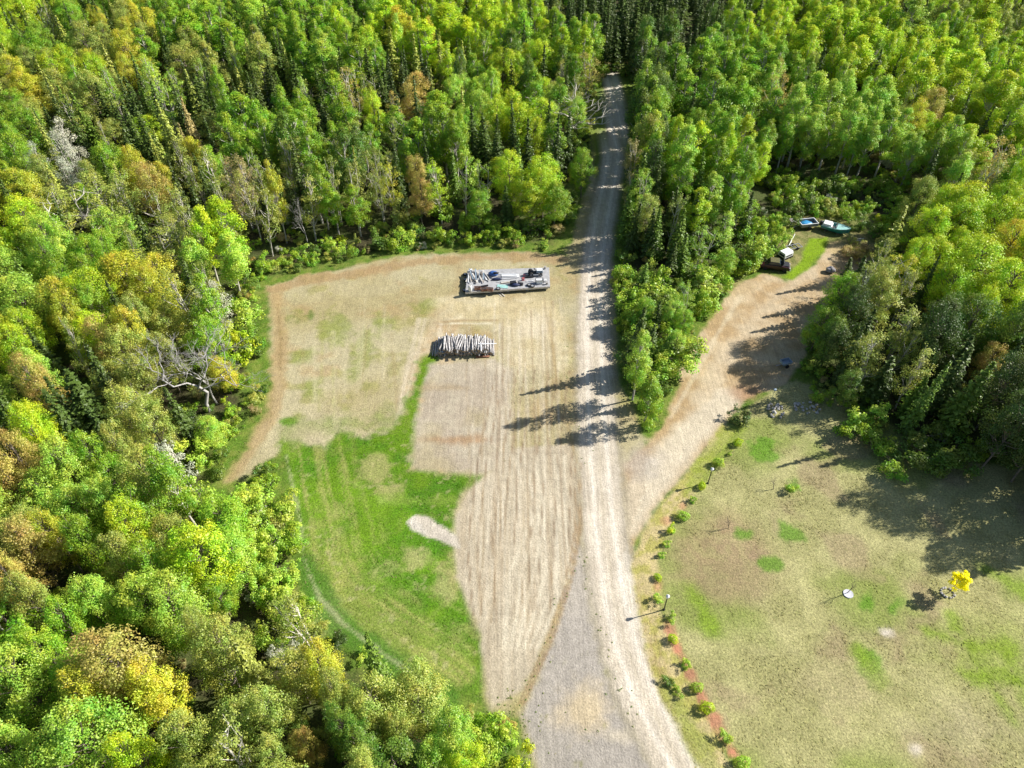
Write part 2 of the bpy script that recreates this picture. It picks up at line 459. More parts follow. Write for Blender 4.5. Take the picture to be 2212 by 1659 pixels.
# ------------------------------------------------------------------ prominent trees, read off the photograph
HAND = """
50 650 65 maple lg; 20 590 50 maple lg; 110 560 40 maple g; 270 600 70 maple y; 205 625 45 maple yg; 330 625 45 maple y; 150 690 45 maple y; 275 715 38 maple y; 225 735 40 maple o;
80 820 42 maple o; 30 760 40 maple yg; 190 880 55 spruce dg; 150 925 40 spruce dg; 235 840 34 spruce dg; 295 815 50 maple ol; 330 915 50 maple ol; 300 690 40 maple ol; 410 640 50 birch ol; 455 660 34 birch gy 10;
480 800 34 maple y 6; 505 700 40 bush lg 4; 540 680 36 bush lg 4; 530 760 34 bush yg 4; 450 925 36 maple lg 5; 420 985 32 bush lg 4; 150 1015 55 maple lg; 205 985 40 maple g; 40 1000 48 maple o; 20 1060 48 maple o;
70 940 40 maple yg; 315 1035 62 maple ol; 260 960 40 maple ol; 380 995 36 birch gy 9; 560 1065 40 bush lg 3.5; 450 1075 45 bush lg 5; 480 925 28 bush lg 3; 235 1080 45 maple lg;
60 1190 66 maple o; 20 1260 40 maple o; 110 1150 40 maple y; 180 1170 48 maple g; 285 1140 50 maple yg; 250 1215 45 maple ol; 420 1205 74 maple yg; 330 1225 58 maple g; 470 1280 38 maple g 7; 375 1310 80 maple lg;
205 1305 52 maple lg; 70 1300 50 maple ol; 150 1350 45 maple g; 250 1430 100 maple o 12.5; 335 1500 70 maple y; 200 1500 60 maple y; 470 1415 66 maple ol; 430 1370 40 maple ol; 45 1480 80 maple lg 12.5; 95 1400 50 maple g; 170 1610 100 maple lg 13; 30 1620 70 maple lg;
290 1640 60 maple yg; 615 1400 34 bush gy 4; 560 1385 36 bush lg 4; 695 1440 55 maple y 10; 720 1500 40 maple ol; 585 1540 66 maple ol; 500 1600 58 birch ol; 400 1600 60 maple ol; 670 1625 34 maple o 9; 600 1630 50 maple ol; 740 1560 40 maple b;
560 1150 34 bush lg 3; 600 1180 34 bush lg 3; 575 1230 36 bush lg 3; 615 1270 34 bush lg 3; 590 1310 34 bush lg 3; 560 1290 30 bush lg 3; 640 1340 34 bush lg 3; 530 1105 34 bush lg 3; 600 1100 34 bush lg 2.4; 622 1150 24 bush lg 2;
815 1515 72 maple ol 10; 790 1600 60 maple b 9; 860 1570 45 maple ol 8; 970 1595 62 maple lg 9; 1000 1630 45 maple yg 8; 1130 1650 30 bush yg 3; 930 1640 50 maple lg 8; 1060 1600 34 bush lg 3; 1110 1590 24 bush lg 2.5; 780 1670 50 maple ol;
417 67 45 aspen g; 460 50 40 aspen g; 500 85 40 aspen g; 380 60 34 aspen g; 400 130 62 maple ol; 310 60 45 maple y; 270 110 40 maple y; 340 205 38 birch lg; 330 165 34 birch lg; 520 255 45 aspen g; 490 300 40 aspen g; 560 270 40 aspen g; 640 285 42 aspen g; 670 330 38 aspen g; 610 300 36 aspen b;
370 300 26 spruce ol; 330 320 26 spruce dg; 290 290 26 spruce dg; 400 350 26 spruce ol; 420 300 24 spruce pk; 300 240 26 spruce dg; 350 260 26 spruce dg; 440 240 30 spruce dg; 230 345 38 maple g; 285 360 30 maple y; 45 420 48 maple y; 90 380 40 maple ol; 190 440 60 birch ol; 130 460 50 birch ol; 240 470 44 birch ol; 250 410 40 birch ol;
330 405 36 maple o; 500 395 36 birch pk; 540 380 34 birch pk; 460 370 34 birch ol; 590 410 22 aspen y; 480 480 42 aspen yg 13; 490 550 38 aspen lg 11; 350 530 48 birch ol; 390 500 36 birch ol; 60 480 58 maple yg; 110 520 50 maple lg; 30 340 40 maple g; 150 330 36 birch gy;
60 200 50 maple y; 120 150 45 maple yg; 60 100 50 maple g; 180 90 45 maple ol; 200 200 40 maple ol; 140 250 40 birch ol; 60 280 45 maple g; 230 250 34 spruce dg; 20 160 40 maple y; 150 40 45 maple g; 40 30 45 maple yg;
960 50 50 aspen yg; 1000 80 40 aspen yg; 920 90 40 aspen yg; 865 55 40 aspen y; 820 40 40 aspen yg; 1050 45 40 aspen yg; 1120 70 40 aspen g; 1165 130 44 maple yg; 1085 150 40 maple yg; 1100 110 34 aspen b; 897 195 34 maple o; 845 135 26 spruce ol; 800 180 26 spruce dg; 835 220 26 spruce dg; 770 120 38 aspen g; 765 190 30 birch o;
937 245 45 aspen g; 900 300 40 aspen g; 960 290 38 aspen g; 1000 270 40 maple g; 1120 265 48 maple yg; 1165 260 40 maple yg; 1080 260 40 maple yg; 1040 240 34 maple lg; 780 300 34 birch ol; 800 360 30 birch ol; 750 250 38 aspen g; 720 200 36 aspen g; 700 130 38 aspen lg;
1170 380 52 maple yg 10; 1140 420 40 maple yg 9; 1200 430 38 maple g 8; 1260 360 32 maple g 9; 1275 145 34 birch o; 1285 80 32 aspen g; 1210 110 32 aspen yg; 845 390 26 birch y; 905 420 30 maple o 9; 950 390 30 birch yg; 1000 375 30 birch lg; 1097 455 22 spruce dg 8; 1035 445 36 maple g 7; 1050 320 30 spruce dg; 1080 350 28 spruce dg; 1020 310 28 spruce dg; 1205 330 24 spruce dg;
960 450 30 bush g 4; 760 400 26 birch ol; 720 390 26 birch ol; 690 400 26 aspen g; 660 430 30 birch ol; 620 350 34 birch ol; 560 460 30 birch ol; 740 340 34 aspen b; 860 470 30 bush ol 4; 600 60 40 aspen g; 650 110 40 aspen g; 560 130 38 aspen ol; 590 190 34 spruce dg; 650 200 34 spruce dg; 700 60 40 aspen g; 750 40 40 aspen g; 620 20 40 aspen g; 800 100 36 maple yg; 540 30 40 aspen lg;
1560 140 45 aspen g; 1510 130 42 aspen g; 1610 150 44 aspen g; 1480 200 40 aspen g; 1540 210 44 aspen g; 1600 220 42 aspen g; 1450 140 38 aspen g; 1650 140 40 aspen g; 1430 200 30 aspen g; 1760 215 42 aspen lg; 1720 240 34 aspen lg; 1800 230 38 aspen lg; 1830 70 50 aspen yg; 1780 60 46 aspen yg; 1880 90 46 aspen yg; 1740 100 40 aspen yg; 1850 130 44 aspen yg; 1905 215 36 aspen lg;
2030 125 52 aspen yg; 1980 100 48 aspen yg; 2080 150 48 aspen yg; 2050 200 46 aspen yg; 1990 180 44 aspen yg; 2140 210 48 aspen yg; 2190 160 46 aspen yg; 2110 90 46 aspen yg; 2180 260 42 aspen yg; 1960 40 44 aspen lg; 2040 40 44 aspen ol; 2130 40 40 aspen yg; 2200 60 40 aspen ol; 1900 30 40 aspen yg; 1510 320 40 aspen yg; 1600 300 32 aspen yg; 1560 290 34 aspen g; 1675 210 26 birch o; 2015 235 36 maple o; 1970 260 32 maple y;
1925 290 28 aspen lg 12; 1880 300 26 aspen lg 11; 1840 270 28 aspen lg; 1750 290 28 aspen lg 11; 1700 290 24 aspen g 11; 1660 300 24 aspen g 11; 2085 315 34 aspen yg; 2025 325 30 aspen lg 11; 1975 330 24 aspen lg 11; 2160 340 36 birch o; 2190 400 30 maple yg; 2140 380 30 birch ol; 2090 455 62 maple yg; 2050 490 40 maple yg 9; 2150 480 50 maple yg; 2110 580 80 maple yg 12; 2180 620 60 maple yg 12; 2060 620 55 maple yg 10; 2190 530 50 maple y;
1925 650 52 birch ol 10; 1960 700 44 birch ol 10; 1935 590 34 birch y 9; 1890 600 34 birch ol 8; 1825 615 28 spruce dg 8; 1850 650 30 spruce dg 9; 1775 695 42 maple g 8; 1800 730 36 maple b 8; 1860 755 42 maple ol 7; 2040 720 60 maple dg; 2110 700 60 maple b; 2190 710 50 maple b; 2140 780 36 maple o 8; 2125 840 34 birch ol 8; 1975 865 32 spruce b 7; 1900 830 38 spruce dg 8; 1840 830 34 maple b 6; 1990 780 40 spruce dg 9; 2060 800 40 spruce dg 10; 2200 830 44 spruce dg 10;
1405 350 40 maple yg 9; 1450 380 34 maple g 9; 1385 400 24 birch ol 8; 1360 410 20 birch pk 9; 1470 330 36 aspen lg; 1420 500 22 spruce b 8; 1450 480 24 spruce dg 9; 1500 450 34 aspen yg 10; 1540 420 34 aspen lg 11; 1580 400 34 aspen g 11; 1475 560 26 spruce b 8; 1520 520 30 birch lg 8; 1560 480 30 birch lg 8; 1600 440 28 aspen g 9; 1400 440 22 spruce dg 9; 1390 280 30 aspen g; 1420 260 34 aspen g; 1620 500 28 bush g 4; 1650 540 28 bush lg 4; 1610 560 28 bush lg 4; 1570 560 30 maple g 5;
1400 105 30 spruce dg 13; 1370 60 30 spruce dg 13; 1340 40 30 spruce dg 13; 1310 60 26 spruce dg 13; 1420 50 30 spruce dg 13; 1450 70 30 aspen b; 1390 20 30 spruce dg 13; 1470 20 34 spruce dg; 1330 100 22 spruce dg 12; 1365 110 22 spruce dg 12;
1350 590 24 bush g 3; 1390 600 28 bush lg 3.5; 1430 620 30 bush g 4; 1360 650 26 bush lg 3; 1400 670 30 maple g 5; 1450 670 28 maple lg 5; 1490 640 24 birch lg 7; 1480 690 26 maple g 5; 1375 715 26 bush lg 3; 1420 735 28 bush g 3.5; 1460 740 24 maple lg 5; 1390 790 24 spruce b 5; 1430 800 26 bush lg 3; 1405 850 24 spruce b 5; 1425 870 20 bush g 3; 1400 910 18 bush g 2.5; 1530 610 28 bush lg 4; 1560 590 26 bush lg 3.5; 1510 660 24 bush g 4; 1340 620 18 bush g 2.5; 1345 700 16 bush g 2.5
"""
for it in HAND.replace('\n', ' ').split(';'):
    t = it.split()
    if len(t) >= 5: plant_px(float(t[0]), float(t[1]), float(t[2]), t[3], t[4], float(t[5]) if len(t) > 5 else None)


def plant_base(px, py, kind, col, h, rad):
    x, y = G(px, py)
    qx, qy, _ = proj(x, y, crown_z(kind, h))
    PLANTED.append([kind, col, x, y, rad, h, qx, qy, True])


for px, py, k, c, h, rad in ((1385, 205, 'aspen', 'g', 14, 2.4), (1378, 240, 'spruce', 'dg', 12, 2), (1383, 285, 'aspen', 'lg', 14, 2.4), (1392, 322, 'aspen', 'g', 14, 2.5), (1378, 360, 'birch', 'ol', 13, 2), (1388, 400, 'aspen', 'yg', 13.5, 2.3),
                             (1378, 470, 'spruce', 'b', 12, 1.9), (1372, 510, 'birch', 'lg', 12, 1.8), (1362, 545, 'spruce', 'dg', 9, 1.6), (1400, 440, 'aspen', 'g', 13, 2.2), (1410, 560, 'spruce', 'b', 9, 1.7), (1440, 540, 'birch', 'ol', 10, 1.7),
                             (1376, 225, 'aspen', 'dg', 13, 2.6), (1372, 262, 'spruce', 'dg', 13, 2.3), (1376, 305, 'spruce', 'b', 13, 2.3), (1374, 340, 'aspen', 'b', 13, 2.5), (1370, 385, 'spruce', 'dg', 12, 2.1), (1362, 425, 'birch', 'pk', 11, 1.6), (1362, 490, 'spruce', 'dg', 11, 2), (1352, 525, 'spruce', 'b', 9.5, 1.8),
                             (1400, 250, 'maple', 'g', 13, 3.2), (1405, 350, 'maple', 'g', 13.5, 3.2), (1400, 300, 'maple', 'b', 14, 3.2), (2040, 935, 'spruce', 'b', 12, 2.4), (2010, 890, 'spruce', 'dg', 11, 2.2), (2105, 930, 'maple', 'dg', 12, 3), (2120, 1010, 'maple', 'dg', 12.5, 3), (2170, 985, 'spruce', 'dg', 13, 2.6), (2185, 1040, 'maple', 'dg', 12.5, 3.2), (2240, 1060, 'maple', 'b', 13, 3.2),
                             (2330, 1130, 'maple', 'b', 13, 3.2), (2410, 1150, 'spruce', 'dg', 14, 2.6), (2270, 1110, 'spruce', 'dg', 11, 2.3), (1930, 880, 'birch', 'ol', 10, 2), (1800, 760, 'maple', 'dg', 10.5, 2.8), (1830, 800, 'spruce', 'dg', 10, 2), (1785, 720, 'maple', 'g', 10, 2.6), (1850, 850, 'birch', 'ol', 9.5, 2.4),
                             (1820, 680, 'spruce', 'dg', 10, 2), (1770, 800, 'maple', 'dg', 8, 2.2), (1860, 720, 'maple', 'ol', 11, 2.8)):  # dark maples right of the drive carry neighbours' shade in their leaf colour
    plant_base(px, py, k, c, h, rad)
for k in range(15):
    py = 172 + k * 26
    rx = np.interp(py, [176, 215, 260, 320, 380, 440, 500, 560], [1322, 1333, 1334, 1328, 1318, 1306, 1295, 1288])
    plant_base(rx + 62 + (k % 3) * 9 + (py - 170) * .05, py, ('maple', 'spruce', 'maple')[k % 3], ('b', 'dg', 'g', 'dg', 'ol')[k % 5], (13.5, 13, 12.5)[k % 3] if py < 470 else 9.5, (2.9, 2.2, 2.6)[k % 3])
for px, py, c, h, rad in ((1985, 535, 'yg', 11, 3.2), (1955, 505, 'ol', 10, 2.6), (2020, 575, 'yg', 11.5, 3.4), (1945, 560, 'ol', 8, 2.2)):
    plant_base(px, py, 'maple', c, h, rad)
for px, py, c, h, rad in ((1400, 560, 'dg', 9, 1.7), (1455, 565, 'b', 9.5, 1.8), (1485, 535, 'dg', 10, 1.9), (1515, 500, 'dg', 10, 1.9), (1550, 545, 'b', 9, 1.8), (1440, 610, 'dg', 7, 1.5), (1595, 525, 'dg', 9, 1.8), (1385, 640, 'b', 6, 1.4), (1410, 720, 'dg', 5.5, 1.3), (1400, 780, 'dg', 6, 1.4)):
    plant_base(px, py, 'spruce', c, h, rad)
for px, py, c, r, h in ((1840, 462, 'g', 20, 2.6), (1800, 452, 'ol', 20, 2.4), (1868, 480, 'b', 20, 2.6), (1900, 498, 'b', 20, 2.4), (1915, 525, 'ol', 20, 2.2), (1768, 452, 'g', 18, 2.2), (1730, 462, 'b', 16, 2.0), (1706, 478, 'b', 16, 2.2), (1696, 500, 'lg', 18, 2.6), (1680, 522, 'lg', 20, 2.8), (1652, 548, 'g', 18, 2.6),
                        (1838, 540, 'pk', 18, 1.6), (1862, 552, 'o', 18, 1.7), (1880, 535, 'pk', 18, 1.6), (1850, 525, 'ol', 14, 1.2), (1895, 555, 'ol', 18, 1.8), (1840, 492, 'b', 10, 1.0)):
    plant_px(px, py, r, 'bush', c, h)
# slim trees whose long shadows cross the road, and the tall trees past the frame that shade the lawn
plant_base(1366, 864, 'aspen', 'lg', 11.2, 1.7)
plant_base(1366, 800, 'spruce', 'dg', 10.6, 1.9)
plant_base(1392, 915, 'aspen', 'g', 7.6, 1.6)
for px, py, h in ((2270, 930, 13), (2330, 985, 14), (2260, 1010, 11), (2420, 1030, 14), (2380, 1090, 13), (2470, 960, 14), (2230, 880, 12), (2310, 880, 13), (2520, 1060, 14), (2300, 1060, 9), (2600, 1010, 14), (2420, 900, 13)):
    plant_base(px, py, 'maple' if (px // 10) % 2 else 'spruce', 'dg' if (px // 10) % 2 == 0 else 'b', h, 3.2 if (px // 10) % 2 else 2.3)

# ------------------------------------------------------------------ where no trees stand
CLEAR_PX = [(575, 615), (640, 598), (760, 572), (880, 548), (1010, 540), (1130, 540), (1215, 545), (1232, 500), (1258, 420), (1272, 330), (1288, 250), (1300, 168), (1352, 168), (1370, 260), (1366, 350), (1350, 450), (1330, 560), (1326, 640), (1332, 760), (1358, 860), (1400, 945),
            (1436, 905), (1462, 830), (1492, 750), (1550, 662), (1606, 606), (1645, 588), (1688, 522), (1715, 472), (1850, 474), (1905, 506), (1880, 556), (1825, 600), (1790, 650), (1740, 720), (1715, 800), (1750, 880), (1900, 950), (2000, 1000), (2110, 1020), (2260, 1040), (2500, 1120), (2700, 1500), (2700, 2000), (1130, 2000), (1150, 1659), (1125, 1545), (1060, 1535), (960, 1500),
            (850, 1440), (760, 1370), (690, 1295), (655, 1200), (640, 1080), (600, 975), (530, 1045), (485, 1045), (560, 910), (582, 860), (576, 700)]
CLEAR = [G(*p) for p in CLEAR_PX]
LOW = [[G(*p) for p in q] for q in (
    [(1625, 420), (1700, 385), (1900, 400), (2010, 470), (1960, 500), (1720, 470), (1690, 500), (1640, 570), (1600, 560)],
    [(560, 615), (640, 590), (880, 540), (1130, 535), (1225, 540), (1240, 480), (1130, 490), (880, 500), (700, 530), (570, 560)],
    [(1320, 560), (1420, 560), (1640, 520), (1640, 600), (1440, 940), (1390, 960), (1320, 760)],
    [(480, 1040), (600, 960), (700, 1320), (1000, 1520), (940, 1560), (700, 1400), (560, 1250), (540, 1100)],
    [(500, 600), (580, 600), (590, 880), (500, 1020), (470, 900), (520, 760)])]

# bare and dead trees the photograph shows by themselves
for px, py, kind, h, rad in ((452, 888, 'baretree', 11, 7.0), (470, 872, 'baretree', 10, 4.2), (668, 535, 'baretree', 8, 1.7), (235, 545, 'baretree', 9, 2.0), (118, 420, 'baretree', 9, 2.4), (905, 300, 'baretree', 8, 1.6), (1590, 330, 'baretree', 9, 1.6), (1365, 480, 'baretree', 8.5, 1.6)):
    plant_base(px, py, kind, 'gy', h, rad)
for px, py, h in ((1232, 300, 12.5), (1240, 302, 13), (1248, 306, 11.5), (1226, 298, 11), (1254, 302, 10)):
    plant_base(px, py, 'clusterstem', 'gy', h, 2.0)

# fill the woods between the prominent trees
hand = np.array([[p[2], p[3], p[4]] for p in PLANTED])
hk = [(p[0], p[1]) for p in PLANTED]
cell = {}


def near_ok(x, y, d):
    i, j = int(x // 4), int(y // 4)
    for a in range(i - 2, i + 3):
        for b in range(j - 2, j + 3):
            for qx, qy in cell.get((a, b), ()):
                if (qx - x) ** 2 + (qy - y) ** 2 < d * d: return False
    return True


n_try = 26000
cx = rng.uniform(-205, 215, n_try); cy = rng.uniform(2, 268, n_try)
sd_clear = sdist(cx, cy, CLEAR)
low = np.max([sdist(cx, cy, q) for q in LOW], axis=0)
for i in range(n_try):
    x, y = cx[i], cy[i]
    qx, qy, dep = proj(x, y, 8.0)
    if not (-260 < qx < 2520 and qy > -140 and qy < 2050): continue
    if sd_clear[i] > (-.5 if 1320 < qx < 1700 and qy > 520 else -1.2): continue
    is_low = low[i] > 0 or sd_clear[i] > -2.6
    d = np.hypot(hand[:, 0] - x, hand[:, 1] - y)
    if is_low:
        if not near_ok(x, y, 1.5) or (d < .3 * hand[:, 2] + .3).any(): continue
        col = random.choice(['g', 'lg', 'b', 'g', 'ol', 'b', 'g'])
        h = random.uniform(1.3, 3.0)
        if 1320 < qx < 1640 and 540 < qy < 960: h *= (1.35 if qx > 1330 + .3 * max(0, qy - 700) + 30 else .6)
        if qx < 720 and qy > 930: col = random.choice(['lg', 'lg', 'g', 'yg', 'lg']); h *= .85
        if 1620 < qx < 2000 and qy < 520: col = random.choice(['b', 'g', 'dg', 'g'])
        PLANTED.append(['bush', col, x, y, h * random.uniform(.5, .8), h, *proj(x, y, h * .5)[:2], False])
    else:
        if not near_ok(x, y, 3.2) or (d < .6 * hand[:, 2] + .9).any(): continue
        k5 = np.argsort(d)[:4]
        k, col = hk[int(k5[int(random.random() ** 1.6 * 4)])]
        if col in ('o', 'y', 'pk') and random.random() < .55: col = random.choice(['ol', 'ol', 'lg', 'yg'])
        if k in ('bush', 'baretree', 'clusterstem') or random.random() < .16:
            k = random.choice(['aspen', 'birch', 'spruce', 'maple']); col = {'aspen': 'g', 'birch': 'ol', 'spruce': 'dg', 'maple': random.choice(['g', 'ol', 'lg', 'yg'])}[k]
        if random.random() < (.36 if qx < 800 and qy < 420 else .13 if qy < 420 else .10): k, col = 'spruce', random.choice(['dg', 'dg', 'dg', 'b', 'ol'])
        if 1290 < qx < 1500 and qy < 190: k, col = 'spruce', 'dg'
        rad = {'aspen': random.uniform(1.7, 2.7), 'birch': random.uniform(1.4, 2.2), 'spruce': random.uniform(1.2, 1.9), 'maple': random.uniform(2.0, 3.2)}[k]
        h = {'aspen': 12, 'birch': 10.8, 'spruce': 12, 'maple': 10}[k] * random.uniform(.75, 1.12)
        if y > 225: h *= 1.05
        PLANTED.append([k, col, x, y, rad, h, *proj(x, y, crown_z(k, h))[:2], False])
    cell.setdefault((int(x // 4), int(y // 4)), []).append((x, y))

# ------------------------------------------------------------------ plant everything
CAP = 285
byk = {}
for p in PLANTED: byk.setdefault(p[0], []).append(p)
single = []; mass = []
for k, v in byk.items():
    def size_in_view(p):
        x, y, z = p[2], p[3], crown_z(p[0], p[5])
        qx, qy, dep = proj(x, y, z)
        out = not (-30 < qx < 2240 and -20 < qy < 1690)
        return p[4] / dep - (1 if out else 0) + (.5 if p[8] else 0)
    v.sort(key=size_in_view, reverse=True)
    single += v[:CAP]; mass += v[CAP:]


def zone(px, py):
    if px < 720 and py > 560:
        row = next(t for lim, t in ((700, 'level with the junk platform'), (830, 'level with the log pile'), (960, 'level with the bare plot'), (1100, 'where the brown path ends'),
                                    (1250, 'level with the gravel strip'), (1400, 'below the gravel strip'), (1530, 'near the bottom'), (9999, 'along the bottom edge')) if py < lim)
        col = next(t for lim, t in ((130, 'at the far left'), (300, 'in the left woods'), (470, 'deep in woods'), (9999, 'next to the grass')) if px < lim)
    elif py > 560:
        row = next(t for lim, t in ((720, 'level with the junk platform'), (960, 'beside the branch drive'), (1200, 'beside the shaded lawn'), (9999, 'near the bottom')) if py < lim)
        col = next(t for lim, t in ((1300, 'below the grass'), (1700, 'in the roadside thicket'), (1950, 'right of the drive'), (9999, 'at the far right')) if px < lim)
    else:
        row = next(t for lim, t in ((70, 'by the top edge'), (150, 'in the upper woods'), (230, 'in the middle woods'), (320, 'halfway down the woods'), (420, 'in the lower woods'), (9999, 'at the woods edge')) if py < lim)
        col = next(t for lim, t in ((180, 'at the far left'), (380, 'left of the aspens'), (560, 'toward the left'), (720, 'above the clearing corner'), (880, 'above the bare field'), (1020, 'above the platform'), (1310, 'beside the upper road'),
                                    (1450, 'across the upper road'), (1650, 'above the thicket'), (1780, 'above the wrecked car'), (1900, 'above the boat'), (2050, 'right of the boat'), (9999, 'at the far right')) if px < lim)
    return row + ' ' + col


ORD = 'first second third fourth fifth sixth seventh eighth ninth tenth eleventh twelfth thirteenth fourteenth fifteenth sixteenth'.split()
WORD = dict(aspen='aspen', maple='broad-crowned tree', birch='thin birch', spruce='spruce', bush='bush', baretree='leafless tree', clusterstem='dead white birch stem')
GROUPS = dict(aspen='aspens of the woods', maple='broad-crowned trees of the woods', birch='thin birches of the woods', spruce='spruces of the woods', bush='bushes at the woods edge', baretree='leafless trees in the woods', clusterstem='dead birch stems beside the upper road')
buckets = {}
for p in single: buckets.setdefault((p[0], p[1], zone(p[6], p[7])), []).append(p)
LABEL = {}
for (k, c, zn), v in buckets.items():
    v.sort(key=lambda p: p[6])
    for i, p in enumerate(v):
        base = ('' if k in ('baretree', 'clusterstem') else COLWORD[c] + ' ') + WORD[k] + ' ' + zn
        LABEL[id(p)] = base + ('' if len(v) == 1 else (f', {ORD[i]} from left' if i < 16 else ', last from left'))

PICK = {}


def plant(p, label, cat, group):
    kind, col, x, y, rad, h = p[:6]
    pr = PROTO[kind]; idx = int(abs(x * 7.3 + y * 3.1)) % len(pr)
    crown, trunk, h0, r0 = pr[idx]
    e = empty(KINDNAME[kind], (x, y, 0), random.uniform(0, 6.28), label=label, cat=cat, group=group)
    e.scale = (rad / r0, rad / r0, h / h0)
    if kind not in ('roundshrub', 'bush', 'sapling'):
        e.rotation_euler.x = random.gauss(0, .03); e.rotation_euler.y = random.gauss(0, .03)
    if col:
        c = COL[col]; f = random.uniform(.86, 1.14); w = random.uniform(-.06, .06)
        c = (c[0] * f * (1 + w), c[1] * f, c[2] * f, 1)
    else: c = (.2, .2, .2, 1)
    if crown is not None:
        o = link('crown', crown, e); o.color = c
    else: o = None
    t = link('branches' if crown is None else ('stem' if kind in ('bush', 'roundshrub', 'gardenbush') else 'trunk'), trunk, e)
    if o is not None: PICK.setdefault((kind, col, idx), (o, t, h0, r0))
    return e


for p in single:
    plant(p, LABEL[id(p)], {'bush': 'bush'}.get(p[0], 'tree'), GROUPS[p[0]])


# --------------------------------- the rest of the far woods as one mass, instances of the trees above
def scatter(name, pts, sources, label, trunks=True):
    """pts: x, y, rz, sx, sz, index into sources (crown, trunk)"""
    me = bpy.data.meshes.new(name)
    me.from_pydata([(p[0], p[1], 0) for p in pts], [], [])
    for nm, ty, vals in (('idx', 'INT', [p[5] for p in pts]), ('rz', 'FLOAT', [p[2] for p in pts]), ('sx', 'FLOAT', [p[3] for p in pts]), ('sz', 'FLOAT', [p[4] for p in pts])):
        at = me.attributes.new(nm, ty, 'POINT'); at.data.foreach_set('value', vals)
    at = me.attributes.new('tint', 'FLOAT_COLOR', 'POINT')
    at.data.foreach_set('color', np.array([list(sources[p[5]][0].color)[:3] + [1] for p in pts], np.float32).ravel())
    o = link(name, me); tag(o, label=label, kind='stuff'); o.color = (0, 0, 0, 1)
    ng = bpy.data.node_groups.new(name, 'GeometryNodeTree'); N = ng.nodes; L = ng.links
    ng.interface.new_socket('Geometry', in_out='INPUT', socket_type='NodeSocketGeometry'); ng.interface.new_socket('Geometry', in_out='OUTPUT', socket_type='NodeSocketGeometry')
    gi = N.new('NodeGroupInput'); go = N.new('NodeGroupOutput')

    def attr(nm, ty):
        a = N.new('GeometryNodeInputNamedAttribute'); a.data_type = ty; a.inputs['Name'].default_value = nm
        return next(s for s in a.outputs if s.enabled and s.name == 'Attribute')
    rot = N.new('ShaderNodeCombineXYZ'); L.new(attr('rz', 'FLOAT'), rot.inputs[2])
    scl = N.new('ShaderNodeCombineXYZ'); sx = attr('sx', 'FLOAT'); L.new(sx, scl.inputs[0]); L.new(sx, scl.inputs[1]); L.new(attr('sz', 'FLOAT'), scl.inputs[2])
    idx = attr('idx', 'INT')
    fin = N.new('GeometryNodeJoinGeometry')
    for which in ((0, 1) if trunks else (0,)):
        j = N.new('GeometryNodeJoinGeometry')
        for s in reversed(sources):
            oi = N.new('GeometryNodeObjectInfo'); oi.transform_space = 'ORIGINAL'
            oi.inputs['Object'].default_value = s[which]; oi.inputs['As Instance'].default_value = True
            L.new(oi.outputs['Geometry'], j.inputs[0])
        ip = N.new('GeometryNodeInstanceOnPoints')
        L.new(gi.outputs[0], ip.inputs['Points']); L.new(j.outputs[0], ip.inputs['Instance'])
        ip.inputs['Pick Instance'].default_value = True
        L.new(idx, ip.inputs['Instance Index']); L.new(rot.outputs[0], ip.inputs['Rotation']); L.new(scl.outputs[0], ip.inputs['Scale'])
        L.new(ip.outputs[0], fin.inputs[0])
    L.new(fin.outputs[0], go.inputs[0])
    md = o.modifiers.new('scatter', 'NODES'); md.node_group = ng
    return o


src_keys = list(PICK)
if mass:
    pts = []; used = []; uidx = {}
    for p in mass:
        cand = [k for k in src_keys if k[0] == p[0] and k[1] == p[1]] or [k for k in src_keys if k[0] == p[0]]
        k = random.choice(cand)
        if k not in uidx: uidx[k] = len(used); used.append(PICK[k])
        s = PICK[k]
        pts.append((p[2], p[3], random.uniform(0, 6.28), p[4] / s[3], p[5] / s[2], uidx[k]))
    scatter('far_woods', pts, used, 'dense mixed woods filling in behind the trees one can tell apart')

# undergrowth on the forest floor
ub = [PICK[k] for k in src_keys if k[0] == 'bush']
pts = []
gx = rng.uniform(-150, 160, 9000); gy = rng.uniform(4, 190, 9000)
sdc = sdist(gx, gy, CLEAR)
for x, y, s in zip(gx, gy, sdc):
    qx, qy, _ = proj(x, y, .5)
    if s < -.5 and -120 < qx < 2330 and 0 < qy < 1800:
        k = random.uniform(.25, .6)
        pts.append((x, y, random.uniform(0, 6.28), k * random.uniform(.8, 1.5), k, random.randrange(len(ub))))
    if len(pts) > 4200: break
scatter('undergrowth', pts, ub, 'low leafy undergrowth covering the forest floor under the trees', trunks=False)

# ------------------------------------------------------------------ the ground, painted by what covers it
STEP = .25
xs = np.concatenate([[-900, -500, -300, -200, -150, -120, -100, -85], np.arange(-72, 76.01, STEP), [85, 100, 120, 150, 200, 300, 500, 900]])
ys = np.concatenate([[-300, -120, -60, -30, -10, 5, 12], np.arange(18, 128.01, STEP), [140, 160, 190, 230, 280, 350, 500, 800, 1500]])
X, Y = np.meshgrid(xs, ys)
shp = X.shape
n_big = fbm(X, Y, 9, 3); n_mid = fbm(X, Y, 2.6, 11); n_sm = fbm(X, Y, .8, 23, 3); n_pt = fbm(X, Y, 5, 41)
col = np.zeros(shp + (3,))
grass = np.zeros(shp)              # how grassy (for tufts and the shader)
gravel = np.zeros(shp)             # how stony


def setc(c): return np.array(c, float)


def lay(alpha, c, gr=None, gv=None):
    global col, grass, gravel
    a = np.clip(alpha, 0, 1)
    c = np.asarray(c, float)
    col = col * (1 - a[..., None]) + c * a[..., None]
    if gr is not None: grass = grass * (1 - a) + gr * a
    if gv is not None: gravel = gravel * (1 - a) + gv * a


def mixc(a, b, t): return np.asarray(a) * (1 - t[..., None]) + np.asarray(b) * t[..., None]


